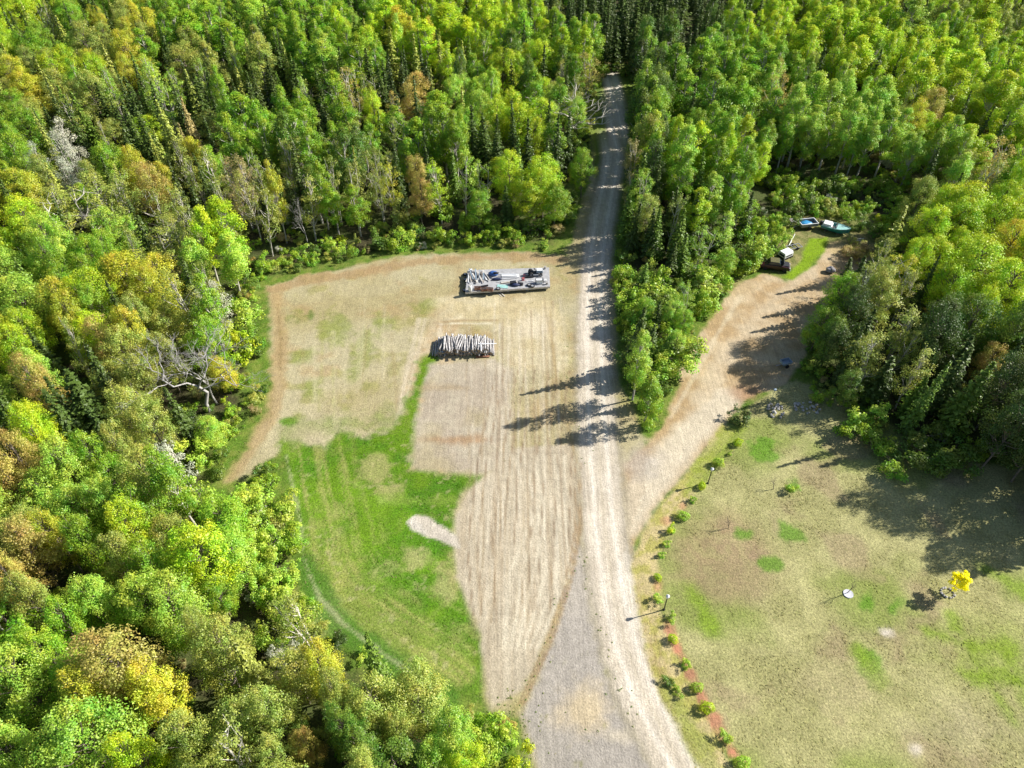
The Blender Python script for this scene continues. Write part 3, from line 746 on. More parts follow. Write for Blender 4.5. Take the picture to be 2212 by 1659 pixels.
def W(poly): return [G(*p) for p in poly]


def area(poly, c, soft=.5, rag=1.0, gr=None, gv=None, amt=1.0, fine=.5):
    sd = sdist(X, Y, W(poly)) + (n_mid - .5) * 2 * rag + (n_sm - .5) * 2 * rag * fine
    a = sstep(-soft, soft, sd) * amt
    lay(a, c, gr, gv)
    return a


def stroke(line, w, c, soft=.2, rag=.25, amt=1.0, gr=None, gv=None):
    d, al, off = ldist(X, Y, W(line))
    sd = w - d + (n_mid - .5) * 2 * rag + (n_sm - .5) * rag
    a = sstep(-soft, soft, sd) * amt
    lay(a, c, gr, gv)
    return a


def patch(px, py, rx, ry, c, soft=.4, rag=.6, amt=1.0, gr=None, gv=None):
    t = np.arange(14) / 14 * 2 * np.pi
    return area([(px + rx * math.cos(k), py + ry * math.sin(k)) for k in t], c, soft, rag, gr, gv, amt)


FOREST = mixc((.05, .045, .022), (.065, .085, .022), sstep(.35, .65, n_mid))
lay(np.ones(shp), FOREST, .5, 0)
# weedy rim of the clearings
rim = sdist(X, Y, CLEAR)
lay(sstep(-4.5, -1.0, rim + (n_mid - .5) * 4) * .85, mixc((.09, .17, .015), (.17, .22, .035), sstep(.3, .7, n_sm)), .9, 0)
TAN = mixc((.36, .315, .17), (.425, .385, .245), sstep(.3, .7, n_big))
TAN = mixc(TAN, np.broadcast_to(setc((.28, .27, .085)), TAN.shape), sstep(.56, .74, n_mid) * .55)
TAN = mixc(TAN, np.broadcast_to(setc((.36, .25, .12)), TAN.shape), sstep(.58, .75, n_pt) * .5)
a_clear = area([(575, 618), (640, 600), (760, 575), (880, 552), (1010, 546), (1130, 545), (1222, 552), (1262, 430), (1280, 330), (1330, 600), (1330, 800), (1395, 960), (1390, 1060), (1330, 1250), (1400, 1420), (1520, 1659), (1600, 1900), (1150, 1900), (1150, 1659), (1128, 1545), (1060, 1535), (1000, 1300), (900, 1100), (620, 960), (530, 1040), (488, 1040), (540, 960), (575, 905), (592, 860), (580, 700)], TAN, .5, .7, .45, .15)
# raw brown soil along the far and left rims
stroke([(585, 625), (660, 606), (780, 588), (900, 566), (1020, 556), (1140, 556), (1215, 562)], 1.1, (.34, .235, .12), .6, 1.2, .75, .2, .1)
stroke([(598, 640), (604, 720), (604, 800), (596, 870), (575, 920), (540, 975), (500, 1030)], 1.0, (.36, .26, .13), .5, .7, .7, .2, .1)
stroke([(600, 655), (606, 740), (605, 800)], .18, (.22, .16, .07), .12, .15, .55)
stroke([(985, 562), (1000, 600), (975, 650)], .9, (.33, .24, .12), .7, .7, .4)
# green flecks in the upper field
for q in ((735, 710, 26, 36), (640, 690, 22, 12), (790, 740, 16, 30), (660, 770, 20, 14), (930, 660, 30, 14), (770, 800, 14, 20), (680, 840, 18, 16), (820, 700, 14, 24)):
    patch(*q, (.17, .235, .03), 1.2, 2.2, .55, .9, 0)
patch(672, 680, 7, 12, (.07, .16, .015), .3, .4, .7, 1, 0)
patch(622, 912, 20, 9, (.09, .23, .012), .4, .5, .9, 1, 0)
# the reddish bare wedge up the middle
area([(950, 660), (1000, 690), (960, 860), (860, 925), (845, 920), (880, 800)], mixc((.43, .32, .19), (.47, .39, .26), sstep(.35, .65, n_sm)), .8, .7, .1, .1, .8)
stroke([(905, 690), (880, 800), (855, 920)], .28, (.52, .46, .34), .2, .3, .7)
stroke([(918, 690), (893, 800), (866, 905)], .22, (.52, .46, .34), .2, .3, .6)
# pale sandy ground below the platform
area([(940, 640), (1190, 640), (1230, 700), (1215, 800), (1120, 800), (1060, 700), (940, 690)], mixc((.50, .43, .26), (.56, .50, .34), sstep(.35, .65, n_mid)), 1.2, 1.2, .2, .2, .8)
patch(1150, 700, 40, 26, (.60, .54, .40), 1.2, 1.4, .8, .1, .2)
# green field
GREEN = mixc((.065, .175, .006), (.115, .22, .010), sstep(.36, .64, n_mid * .6 + n_big * .4))
GREEN = mixc(GREEN, np.broadcast_to(setc((.35, .33, .12)), GREEN.shape), sstep(.62, .78, n_sm) * .15)
field = [(606, 955), (650, 950), (700, 962), (730, 930), (800, 938), (852, 930), (878, 895), (882, 850), (905, 790), (935, 765), (930, 800), (908, 860), (898, 930), (892, 1012), (960, 1022), (1046, 1026), (1040, 1045), (1008, 1062), (984, 1105), (982, 1180), (992, 1250), (1015, 1320), (1038, 1370), (1042, 1440), (1030, 1480), (985, 1495), (920, 1470), (850, 1430), (760, 1360), (692, 1288), (660, 1200), (640, 1080)]
a_field = area(field, GREEN, .7, 1.3, 1.0, 0)
for q in ((640, 930, 40, 22), (700, 925, 30, 16), (760, 915, 46, 20), (830, 905, 36, 24)):
    patch(*q, (.13, .215, .015), 1.5, 2.2, .5, .9, 0)
patch(668, 938, 34, 18, (.42, .36, .24), 1.4, 1.6, .6, .2, 0)
# dry mown streaks in the field, running with its lower rim
rimline = W([(618, 940), (634, 1060), (648, 1120), (656, 1200), (668, 1240), (690, 1290), (740, 1345), (830, 1415), (960, 1495)])
dF, aF, oF = ldist(X, Y, rimline)
wf = dF + .5 * (n_mid - .5)
sw = vnoise(wf * 2.6, aF * 5, 77) * .35 + vnoise(wf * 3.9 + 3 * aF, aF * 9, 78) * .35 + fbm(X, Y, 1.1, 79, 3) * .3
inf = sstep(0, .8, sdist(X, Y, W(field)))
lay(inf * sstep(.46, .72, sw) * sstep(11, 2, dF + 6 * (n_pt - .5)) * .5, mixc((.32, .29, .08), (.40, .35, .16), n_sm), .8, 0)
lay(inf * sstep(.44, .2, sw) * sstep(16, 6, dF) * .5, (.085, .16, .008), 1, 0)
lay(inf * sstep(7, 1.5, dF + 4 * (n_mid - .5)) * sstep(.25, .6, aF) * .35, (.34, .30, .10), .8, 0)
lay(inf * sstep(.68, .78, fbm(X, Y, .55, 83, 2)) * sstep(.42, .62, n_pt) * .45, (.42, .38, .20), .6, 0)
for q in ((810, 1010, 34, 30), (850, 1050, 16, 10), (960, 1270, 24, 26), (720, 1330, 40, 30), (830, 1230, 26, 18), (900, 1200, 24, 16), (985, 1215, 12, 24)):
    patch(*q, (.40, .345, .17), .9, 2.0, .5, .5, .1)
stroke([(832, 1078), (900, 1082), (985, 1080)], .5, (.20, .29, .05), .6, .5, .6, 1, 0)
stroke([(660, 1215), (690, 1300), (770, 1380), (860, 1448), (960, 1505)], 1.3, (.06, .15, .015), .5, .8, .85, 1, 0)
stroke([(618, 985), (634, 1060), (648, 1120), (656, 1200), (668, 1240), (690, 1290), (740, 1345), (830, 1415), (930, 1475)], .14, (.42, .39, .25), .15, .3, .42, .8, 0)
# bare grey pink plot below the log pile
PLOT = mixc((.38, .33, .255), (.43, .385, .295), sstep(.35, .65, n_mid))
PLOT = mixc(PLOT, np.broadcast_to(setc((.36, .31, .17)), PLOT.shape), sstep(.5, .75, n_pt) * .6)
area([(930, 790), (1060, 776), (1110, 800), (1100, 1020), (1040, 1022), (892, 1012), (900, 925), (912, 850)], PLOT, .5, .7, .15, .3)
patch(985, 950, 70, 7, (.33, .20, .10), .8, .9, .75)
patch(960, 838, 60, 6, (.34, .26, .15), .7, .8, .6)
stroke([(955, 696), (1005, 692), (1075, 692)], .22, (.30, .22, .11), .2, .2, .7)
stroke([(975, 699), (1060, 699)], .16, (.60, .56, .42), .15, .15, .7)
stroke([(952, 700), (950, 726)], .22, (.60, .54, .42), .3, .3, .6)
# lower dirt lot
LOT = mixc((.43, .38, .285), (.485, .43, .325), sstep(.35, .65, n_big))
area([(1046, 1030), (1100, 970), (1250, 960), (1262, 1060), (1246, 1170), (1222, 1260), (1186, 1370), (1128, 1490), (1062, 1530), (1046, 1440), (1040, 1370), (1012, 1310), (992, 1250), (982, 1180), (984, 1110), (1008, 1064)], LOT, .35, .45, .08, .3)
# long wheel tracks up the lot
xw = X + .3 * fbm(X, Y, 18, 95, 2) + .05 * n_sm
track = vnoise(xw * .8, Y * .02, 91) * .25 + vnoise(xw * 1.7 + .02 * Y, Y * .03 + 5, 92) * .3 + vnoise(xw * 3.3 - .03 * Y, Y * .05 + 9, 93) * .25 + vnoise(xw * 3.9 + .05 * Y, Y * .07, 94) * .2
lotmask = sstep(-.5, .8, sdist(X, Y, W([(1046, 960), (1060, 700), (1215, 640), (1250, 960), (1262, 1060), (1246, 1170), (1186, 1370), (1128, 1490), (1062, 1530), (1040, 1370), (982, 1180), (1000, 1064)])))
lay(lotmask * sstep(.52, .66, track) * .34, (.58, .53, .41))
lay(lotmask * sstep(.48, .33, track) * .4, (.345, .275, .18))
for k in range(9):
    u = 1000 + k * 27 + random.uniform(-8, 8)
    stroke([(u + 70 - k * 4, 800), (u + 30 - k * 2, 1000), (u + 8, 1180), (u + 20 - k * 3, 1330)], .09, (.23, .165, .10), .08, .08, .7)
for k in range(6):
    stroke([(1110 + 22 * k, 985), (1150 + 14 * k, 1120), (1100 + 26 * k, 1240), (1090 + 14 * k, 1400)], .16, (.64, .59, .46), .1, .1, .6)
rt = random.Random(8)
for k in range(16):
    u = rt.uniform(1010, 1235); a = rt.uniform(-22, 30)
    for dx in (0, 11):
        stroke([(u + dx + a, 640 + rt.uniform(0, 200)), (u + dx + a * .5 + rt.uniform(-6, 6), 960), (u + dx, 1150), (u + dx - a * .6, 1290 + rt.uniform(0, 60))], .10, rt.choice([(.27, .20, .125), (.62, .57, .45), (.33, .26, .16)]), .09, .06, rt.uniform(.3, .6))
for k in range(14):
    u = rt.uniform(620, 880); a = rt.uniform(-14, 8); y0 = rt.uniform(640, 740)
    stroke([(u, y0), (u + a, y0 + 90), (u + a * 1.6, y0 + rt.uniform(120, 200))], .14, rt.choice([(.55, .50, .34), (.30, .24, .12), (.26, .28, .07)]), .16, .35, rt.uniform(.15, .4))
# pale culvert strip
area([(880, 1128), (898, 1114), (922, 1116), (955, 1134), (985, 1156), (996, 1186), (960, 1174), (915, 1156), (888, 1142)], mixc((.47, .43, .37), (.52, .48, .40), n_sm), .18, .22, 0, .7)
# grey gravel wedge
WEDGE = mixc((.35, .325, .29), (.42, .385, .33), sstep(.3, .7, n_big))
area([(1247, 1170), (1285, 1220), (1325, 1340), (1372, 1480), (1430, 1600), (1500, 1720), (1540, 1900), (1150, 1900), (1160, 1659), (1132, 1540), (1150, 1490), (1192, 1372), (1226, 1260)], WEDGE, .5, .6, .12, 1.0)
patch(1255, 1530, 52, 55, (.55, .455, .29), 1.2, 1.2, .8, 0, .4)
patch(1350, 1590, 40, 14, (.56, .50, .38), .7, .6, .7, 0, .4)
lay(a_clear * sstep(.62, .8, n_sm) * sstep(.5, .65, n_mid) * sstep(0, 1, sdist(X, Y, W([(1250, 1190), (1330, 1340), (1440, 1610), (1540, 1900), (1150, 1900), (1140, 1520)]))) * .6, (.22, .22, .07), .9)
# branch drive
BR = mixc((.36, .255, .135), (.45, .355, .225), sstep(.3, .7, n_mid))
area([(1318, 1230), (1308, 1100), (1330, 1010), (1392, 964), (1432, 915), (1462, 832), (1494, 750), (1552, 663), (1606, 608), (1650, 590), (1700, 610), (1760, 575), (1800, 520), (1860, 505), (1905, 540), (1850, 590), (1800, 650), (1760, 700), (1740, 760), (1700, 830), (1620, 860), (1555, 935), (1490, 1010), (1420, 1090), (1378, 1160), (1362, 1240)], BR, .35, .5, .05, .5)
stroke([(1345, 1130), (1390, 1060), (1450, 985), (1510, 915), (1570, 860)], 1.9, mixc((.50, .44, .33), (.55, .48, .36), n_mid), .9, .4, .85, 0, .6)
stroke([(1510, 860), (1560, 790), (1620, 700), (1680, 640), (1750, 590)], 1.1, (.47, .39, .27), .8, .6, .6)
patch(1380, 1000, 50, 34, (.40, .36, .31), 1.5, 1.2, .7, 0, .8)
stroke([(1450, 900), (1490, 830), (1545, 730), (1600, 640)], .35, (.50, .42, .29), .3, .3, .7)
patch(1600, 620, 26, 14, (.33, .24, .12), 1.2, 1, .5)
patch(1840, 535, 50, 20, (.40, .31, .15), 1, 1.2, .8, .5, 0)
area([(1690, 480), (1720, 465), (1880, 470), (1930, 510), (1890, 540), (1780, 520), (1740, 570), (1690, 590), (1660, 590)], mixc((.15, .15, .05), (.26, .22, .10), sstep(.4, .65, n_sm)), .8, 1, .8, 0, .8)  # straw grass around the boat, darkened to put its shade into the colour
area([(1750, 515), (1790, 512), (1775, 545), (1745, 580), (1712, 606), (1694, 598), (1725, 570)], (.17, .27, .008), .4, .5, 1, 0)
# main gravel road
ROAD_PX = [(1322, 176), (1333, 215), (1334, 260), (1328, 320), (1318, 380), (1306, 440), (1295, 500), (1288, 560), (1285, 620), (1283, 700), (1285, 800), (1288, 900), (1295, 1000), (1302, 1100), (1313, 1200), (1328, 1300), (1354, 1400), (1392, 1500), (1438, 1590), (1478, 1659), (1600, 1850)]
road = W(ROAD_PX)
dR, alR, offR = ldist(X, Y, road)
hw = (2.2 + .3 * (n_mid - .5)) * np.interp(Y, [75, 115, 180], [1, .86, .72])
ROADC = mixc((.53, .475, .38), (.59, .535, .44), sstep(.3, .7, n_mid))
lay(sstep(.55, -.45, dR - hw - .55 + (n_sm - .5) * .9) * .8, mixc((.29, .26, .18), (.37, .335, .245), n_sm), .15, .9)
lay(sstep(.35, -.35, dR - hw + (n_sm - .5) * .7), ROADC, 0, .8)
wob = (n_mid - .5) * .25
for tr, wd, c, am in ((-.95, .42, (.68, .635, .55), .8), (.95, .42, (.68, .635, .55), .8), (0, .25, (.45, .40, .30), .55), (-2.0, .3, (.40, .36, .29), .6), (2.0, .3, (.40, .36, .29), .6), (-1.45, .12, (.42, .37, .30), .5), (1.5, .12, (.42, .37, .30), .5), (.55, .10, (.43, .38, .31), .4)):
    lay(sstep(wd, wd * .2, np.abs(offR - tr - wob)) * am * sstep(0, .4, hw + .3 - dR), c)
# brown ruts between lot and wedge
for dx in (0, 5, -7):
    stroke([(1250 + dx, 1000), (1250 + dx, 1140), (1232 + dx, 1250), (1196 + dx, 1365), (1160 + dx, 1450), (1128 + dx, 1520)], .10, (.27, .18, .09), .1, .12, .65)
stroke([(1192, 640), (1188, 700), (1200, 800), (1222, 900), (1246, 1000)], .14, (.32, .24, .11), .15, .25, .6)
# right lawn
LAWN = mixc((.275, .262, .11), (.35, .33, .15), sstep(.3, .7, n_mid))
LAWN = mixc(LAWN, np.broadcast_to(setc((.17, .22, .04)), LAWN.shape), sstep(.5, .72, n_big) * .7)
LAWN = mixc(LAWN, np.broadcast_to(setc((.26, .19, .12)), LAWN.shape), sstep(.55, .72, n_pt) * .55)
a_lawn = area([(1572, 905), (1640, 860), (1720, 820), (1900, 900), (2000, 960), (2100, 1000), (2260, 1020), (2600, 1100), (2800, 1500), (2800, 2100), (1720, 2100), (1640, 1750), (1560, 1610), (1500, 1500), (1452, 1390), (1425, 1290), (1418, 1220), (1438, 1150), (1490, 1075), (1540, 990)], LAWN, .4, .5, .85, 0)
patch(1560, 1200, 105, 95, mixc((.27, .19, .115), (.29, .235, .12), sstep(.35, .65, n_sm)), 2, 1.6, .8, .6, 0)
patch(1600, 1260, 90, 40, (.24, .20, .10), 1.5, 1.5, .5, .6, 0)
for q in ((1712, 1153, 34, 22), (1655, 968, 34, 24), (1615, 1150, 15, 14), (1660, 1218, 17, 12), (1712, 1050, 14, 12), (1880, 1290, 16, 26), (1875, 1435, 22, 34), (1930, 1310, 14, 16)):
    patch(*q, (.085, .205, .010), .5, 1.3, .8, 1, 0)
for ln in (((2000, 1360), (2080, 1390), (2190, 1400)), ((2060, 1340), (2110, 1430), (2190, 1560)), ((2090, 1460), (2230, 1470)), ((1495, 1275), (1520, 1320), (1535, 1355)), ((2130, 1230), (2230, 1290)), ((1850, 1400), (1880, 1450), (1900, 1475)), ((2180, 1420), (2240, 1560))):
    stroke(ln, .75, (.15, .24, .012), .7, .9, .75, 1, 0)
patch(2130, 1400, 90, 60, (.19, .255, .03), 3, 2.0, .55, 1, 0)
patch(1917, 1366, 17, 12, (.56, .50, .42), .4, .5, .85, 0, .4)
patch(1980, 1618, 12, 8, (.56, .50, .42), .4, .5, .75, 0, .4)
patch(1790, 1480, 110, 40, (.29, .24, .135), 2, 2, .5)
patch(2100, 1580, 120, 50, (.29, .25, .15), 2, 2, .5)
# straw bank between road and lawn
BANK = mixc((.44, .36, .18), (.34, .31, .09), sstep(.4, .62, n_sm))
area([(1560, 915), (1590, 930), (1545, 990), (1490, 1080), (1440, 1150), (1420, 1220), (1424, 1290), (1452, 1390), (1500, 1500), (1562, 1612), (1600, 1690), (1540, 1700), (1478, 1600), (1430, 1510), (1394, 1405), (1372, 1300), (1364, 1220), (1380, 1160), (1430, 1088), (1500, 1005)], BANK, .35, .4, .6, .1)
area([(1500, 1000), (1570, 920), (1612, 920), (1570, 985), (1520, 1050), (1480, 1070)], (.20, .26, .03), .5, .6, 1, 0, .7)
area([(1425, 1470), (1470, 1500), (1530, 1600), (1570, 1680), (1520, 1680), (1450, 1560)], (.22, .26, .06), .5, .6, 1, 0, .6)
stroke([(1378, 1260), (1388, 1330), (1408, 1400), (1440, 1480)], .12, (.24, .17, .08), .12, .2, .6)
stroke([(1390, 1260), (1400, 1330), (1425, 1410), (1450, 1470)], .10, (.24, .17, .08), .12, .2, .5)
MULCH = mixc((.46, .20, .12), (.34, .17, .10), sstep(.4, .6, n_sm))
stroke([(1446, 1350), (1458, 1390), (1488, 1445), (1512, 1500), (1535, 1545), (1578, 1615), (1615, 1670)], .42, MULCH, .2, .35, .6, .1, 0)
for q in ((1463, 1401, 10, 13), (1491, 1456, 13, 13), (1515, 1506, 10, 13), (1545, 1556, 12, 16), (1581, 1625, 12, 12), (1443, 1360, 8, 8), (1475, 1092, 9, 9), (1440, 1125, 12, 10), (1610, 1680, 12, 12), (1420, 1265, 8, 12)):
    patch(*q, MULCH, .18, .2, .9 if q[1] > 1350 else .5, .1, 0)
patch(1610, 850, 40, 20, (.30, .17, .10), .8, .8, .6, .2, 0)
# colour wander everywhere
col *= (.90 + .2 * fbm(X, Y, 1.2, 61, 3))[..., None]
col *= np.where((a_clear > .3) & (a_lawn < .5), 1.0, 0.0)[..., None] * np.array([-.09, -.115, -.14]) + 1.0
col = np.clip(col, .008, .75)

# one skin of ground, cut by what covers it
rdist = hw + .3 - dR
cls = np.zeros(shp, int)
cls[a_clear > .5] = 1
cls[a_field > .5] = 2
cls[a_lawn > .5] = 3
cls[(rdist > 0) & (Y < 190)] = 4
drv = sdist(X, Y, W([(1330, 1180), (1318, 1080), (1335, 1010), (1395, 960), (1432, 913), (1462, 830), (1494, 748), (1552, 661), (1606, 608), (1700, 610), (1800, 520), (1860, 505), (1905, 540), (1800, 650), (1740, 760), (1700, 830), (1620, 860), (1555, 935), (1490, 1010), (1420, 1090), (1378, 1160)]))
cls[(drv > 0) & (cls != 4)] = 5


def ground_mat():
    m, nt, N, L = newmat('ground cover')
    out = N.new('ShaderNodeOutputMaterial'); b = N.new('ShaderNodeBsdfPrincipled'); b.inputs['Roughness'].default_value = .95
    b.inputs['Specular IOR Level'].default_value = .15
    ac = N.new('ShaderNodeAttribute'); ac.attribute_name = 'cover'
    ak = N.new('ShaderNodeAttribute'); ak.attribute_name = 'kinds'
    sp = N.new('ShaderNodeSeparateColor'); L.new(ak.outputs['Color'], sp.inputs[0])
    tc = N.new('ShaderNodeTexCoord')

    def noise(s, d, vec=(1, 1, 1)):
        mp = N.new('ShaderNodeMapping'); mp.inputs['Scale'].default_value = vec; L.new(tc.outputs['Object'], mp.inputs[0])
        n = N.new('ShaderNodeTexNoise'); n.inputs['Scale'].default_value = s; n.inputs['Detail'].default_value = d; n.inputs['Roughness'].default_value = .65
        L.new(mp.outputs[0], n.inputs['Vector']); return n

    def mr(x, a, bb, c, d):
        r = N.new('ShaderNodeMapRange'); r.inputs[1].default_value = a; r.inputs[2].default_value = bb; r.inputs[3].default_value = c; r.inputs[4].default_value = d
        L.new(x, r.inputs[0]); return r.outputs[0]

    def mul(x, y, op='MULTIPLY'):
        k = N.new('ShaderNodeMath'); k.operation = op
        for i, q in enumerate((x, y)):
            if isinstance(q, float): k.inputs[i].default_value = q
            else: L.new(q, k.inputs[i])
        return k.outputs[0]
    fine = noise(5.5, 4); mid = noise(1.5, 5); strk = noise(1.0, 5, (2.6, .13, 1)); strk2 = noise(1.0, 3, (7.5, .22, 1)); st = noise(14, 2)
    v1 = mr(fine.outputs['Fac'], .3, .7, .78, 1.22)
    v2 = mr(mid.outputs['Fac'], .3, .7, .86, 1.14)
    v3 = mul(mr(strk.outputs['Fac'], .3, .7, .87, 1.12), mr(strk2.outputs['Fac'], .32, .68, .88, 1.10))
    inv = mul(sp.outputs[0], -1.0); inv = mul(inv, 1.0, 'ADD')
    w3 = N.new('ShaderNodeMix'); L.new(inv, w3.inputs[0]); w3.inputs[2].default_value = 1.0; L.new(v3, w3.inputs[3])
    gr = noise(5.0, 6); w4 = N.new('ShaderNodeMix'); L.new(sp.outputs[0], w4.inputs[0]); w4.inputs[2].default_value = 1.0; L.new(mr(gr.outputs['Fac'], .34, .66, .62, 1.38), w4.inputs[3])
    v = mul(mul(mul(v1, v2), w3.outputs[0]), w4.outputs[0])
    sc = N.new('ShaderNodeVectorMath'); sc.operation = 'SCALE'; L.new(ac.outputs['Color'], sc.inputs[0]); L.new(v, sc.inputs['Scale'])
    # blades of straw and green in the grass
    mg = N.new('ShaderNodeMix'); mg.data_type = 'RGBA'
    g1 = noise(3.1, 6)
    L.new(mul(mul(mul(mr(g1.outputs['Fac'], .52, .68, 0, 1), sp.outputs[0]), mr(sp.outputs[2], 0, 1, 1, .3)), .40), mg.inputs['Factor'])
    L.new(sc.outputs[0], mg.inputs['A']); mg.inputs['B'].default_value = (.33, .30, .13, 1)
    m3 = N.new('ShaderNodeMix'); m3.data_type = 'RGBA'
    g2 = noise(2.3, 6)
    L.new(mul(mul(mr(g2.outputs['Fac'], .54, .70, 0, 1), sp.outputs[0]), .45), m3.inputs['Factor'])
    L.new(mg.outputs['Result'], m3.inputs['A']); m3.inputs['B'].default_value = (.085, .13, .018, 1)
    # stones
    m4 = N.new('ShaderNodeMix'); m4.data_type = 'RGBA'
    L.new(mul(mul(mr(st.outputs['Fac'], .56, .70, 0, 1), sp.outputs[1]), .5), m4.inputs['Factor'])
    L.new(m3.outputs['Result'], m4.inputs['A']); m4.inputs['B'].default_value = (.24, .21, .17, 1)
    L.new(m4.outputs['Result'], b.inputs['Base Color'])
    bp = N.new('ShaderNodeBump'); bp.inputs['Strength'].default_value = .55; bp.inputs['Distance'].default_value = .12
    L.new(mul(fine.outputs['Fac'], mid.outputs['Fac'], 'ADD'), bp.inputs['Height']); L.new(bp.outputs[0], b.inputs['Normal'])
    L.new(b.outputs[0], out.inputs[0])
    return m


M_GROUND = ground_mat()
ny, nx = shp
relief = (n_mid - .5) * .10 * np.clip(1 - np.clip(rdist + 1, 0, 1), 0, 1)
relief[np.abs(X) > 73] = 0; relief[Y > 126] = 0; relief[Y < 19] = 0
# a shallow crown on the road, ruts in it
allV = np.stack([X, Y, np.minimum(relief, .03)], -1).reshape(-1, 3)
ii = (np.arange(ny - 1)[:, None] * nx + np.arange(nx - 1)[None, :])
quad = np.stack([ii, ii + 1, ii + 1 + nx, ii + nx], -1).reshape(-1, 4)
fc = cls[:-1, :-1].reshape(-1)
flatc = col.reshape(-1, 3)
kin = np.stack([grass, gravel, sstep(.03, .10, col[..., 1] - col[..., 0])], -1).reshape(-1, 3)
for c, name in ((0, 'ground'), (1, 'dirt_lot'), (2, 'field'), (3, 'lawn'), (4, 'road'), (5, 'driveway')):
    q = quad[fc == c]
    u, inv = np.unique(q, return_inverse=True)
    me = quads_mesh(name, allV[u], inv.reshape(-1, 4), M_GROUND, True)
    for nm, src in (('cover', flatc), ('kinds', kin)):
        a = me.color_attributes.new(nm, 'FLOAT_COLOR', 'POINT')
        a.data.foreach_set('color', np.concatenate([src[u], np.ones((len(u), 1))], 1).astype(np.float32).ravel())
    tag(link(name, me), kind='structure')


# ------------------------------------------------------------------ grass tufts over the grassy ground
def tuftmat():
    m, nt, N, L = newmat('grass blades')
    out = N.new('ShaderNodeOutputMaterial'); at = N.new('ShaderNodeAttribute'); at.attribute_name = 'cover'
    d = N.new('ShaderNodeBsdfDiffuse'); t = N.new('ShaderNodeBsdfTranslucent'); mx = N.new('ShaderNodeMixShader'); mx.inputs[0].default_value = .35
    L.new(at.outputs['Color'], d.inputs[0]); L.new(at.outputs['Color'], t.inputs[0]); L.new(d.outputs[0], mx.inputs[1]); L.new(t.outputs[0], mx.inputs[2]); L.new(mx.outputs[0], out.inputs[0])
    return m


def tufts():
    n = 420000
    x = rng.uniform(-60, 72, n); y = rng.uniform(19, 118, n)
    i = np.clip(np.searchsorted(xs, x), 0, nx - 1); j = np.clip(np.searchsorted(ys, y), 0, ny - 1)
    g = grass[j, i]; inside = sdist(x, y, CLEAR) > -3.5
    clump = fbm(x, y, 1.6, 71, 3)
    dens = np.where(g > .55, g * (.25 + .75 * sstep(.3, .7, clump)), .06 * g)
    qx, qy, _ = proj(x, y, 0)
    keep = (rng.uniform(0, 1, n) < dens * .5) & inside & (qx > -40) & (qx < 2260) & (qy < 1720) & (qy > 380)
    x, y, i, j = x[keep], y[keep], i[keep], j[keep]
    n = len(x)
    h = rng.uniform(.02, .06, n); w = rng.uniform(.03, .09, n)
    a = rng.uniform(0, 6.28, n); lean = rng.normal(0, .15, (n, 2))
    p = np.stack([x, y, np.full(n, -.01)], 1)
    d = np.stack([np.cos(a) * w, np.sin(a) * w, np.zeros(n)], 1)
    up = np.stack([lean[:, 0], lean[:, 1], h], 1)
    V = np.stack([p - d, p + d, p + d * .35 + up, p - d * .5 + up * .9], 1).reshape(-1, 3)
    me = quads_mesh('grass', V, np.arange(4 * n).reshape(-1, 4), tuftmat())
    c = col[j, i] * rng.uniform(.95, 1.6, (n, 1))
    straw = rng.uniform(0, 1, n) < np.where(col[j, i, 1] - col[j, i, 0] > .05, .08, .25)
    c[straw] = c[straw] * .45 + np.array([.36, .32, .15]) * .55
    c4 = np.repeat(np.concatenate([np.clip(c, 0, .7), np.ones((n, 1))], 1), 4, 0)
    at = me.color_attributes.new('cover', 'FLOAT_COLOR', 'POINT'); at.data.foreach_set('color', c4.astype(np.float32).ravel())
    tag(link('grass', me), kind='stuff', label='short patchy grass growing on the lawn, field and verges')


tufts()


def weeds():
    r = random.Random(44); P = []
    for line, n, sp in (([(1248, 1190), (1275, 1260), (1296, 1330), (1315, 1420), (1345, 1500), (1370, 1580)], 24, .4), ([(1246, 1190), (1222, 1270), (1190, 1375), (1150, 1470), (1150, 1560), (1170, 1650)], 24, .8), ([(1200, 1450), (1250, 1480), (1330, 1520), (1390, 1640), (1240, 1640), (1200, 1560)], 12, 3.0), ([(1060, 1520), (1120, 1540), (1140, 1600)], 40, .8), ([(1222, 640), (1228, 760), (1246, 900), (1258, 1000)], 16, .5)):
        for _ in range(n):
            k = r.randrange(len(line) - 1); t = r.random()
            x, y = G(line[k][0] + (line[k + 1][0] - line[k][0]) * t, line[k][1] + (line[k + 1][1] - line[k][1]) * t)
            P.append((x + r.gauss(0, sp), y + r.gauss(0, sp), r.uniform(.03, .11)))
    V = []; rs = np.random.default_rng(9); pts = []; nn = []
    for x, y, q in P:
        k = 14
        g = rs.normal(size=(k, 3)) * q * .6; g[:, 2] = np.abs(g[:, 2]) * .7 + .02
        pts.append(g + [x, y, 0]); nn.append(g + [0, 0, .1])
    V, Q = leaves(np.concatenate(pts), np.concatenate(nn), .075, rs=rs)
    o = link('weeds', quads_mesh('weeds', V, Q, M_LEAF)); o.color = (.22, .27, .06, 1)
    tag(o, kind='stuff', label='small weeds sprouting from the gravel')


weeds()

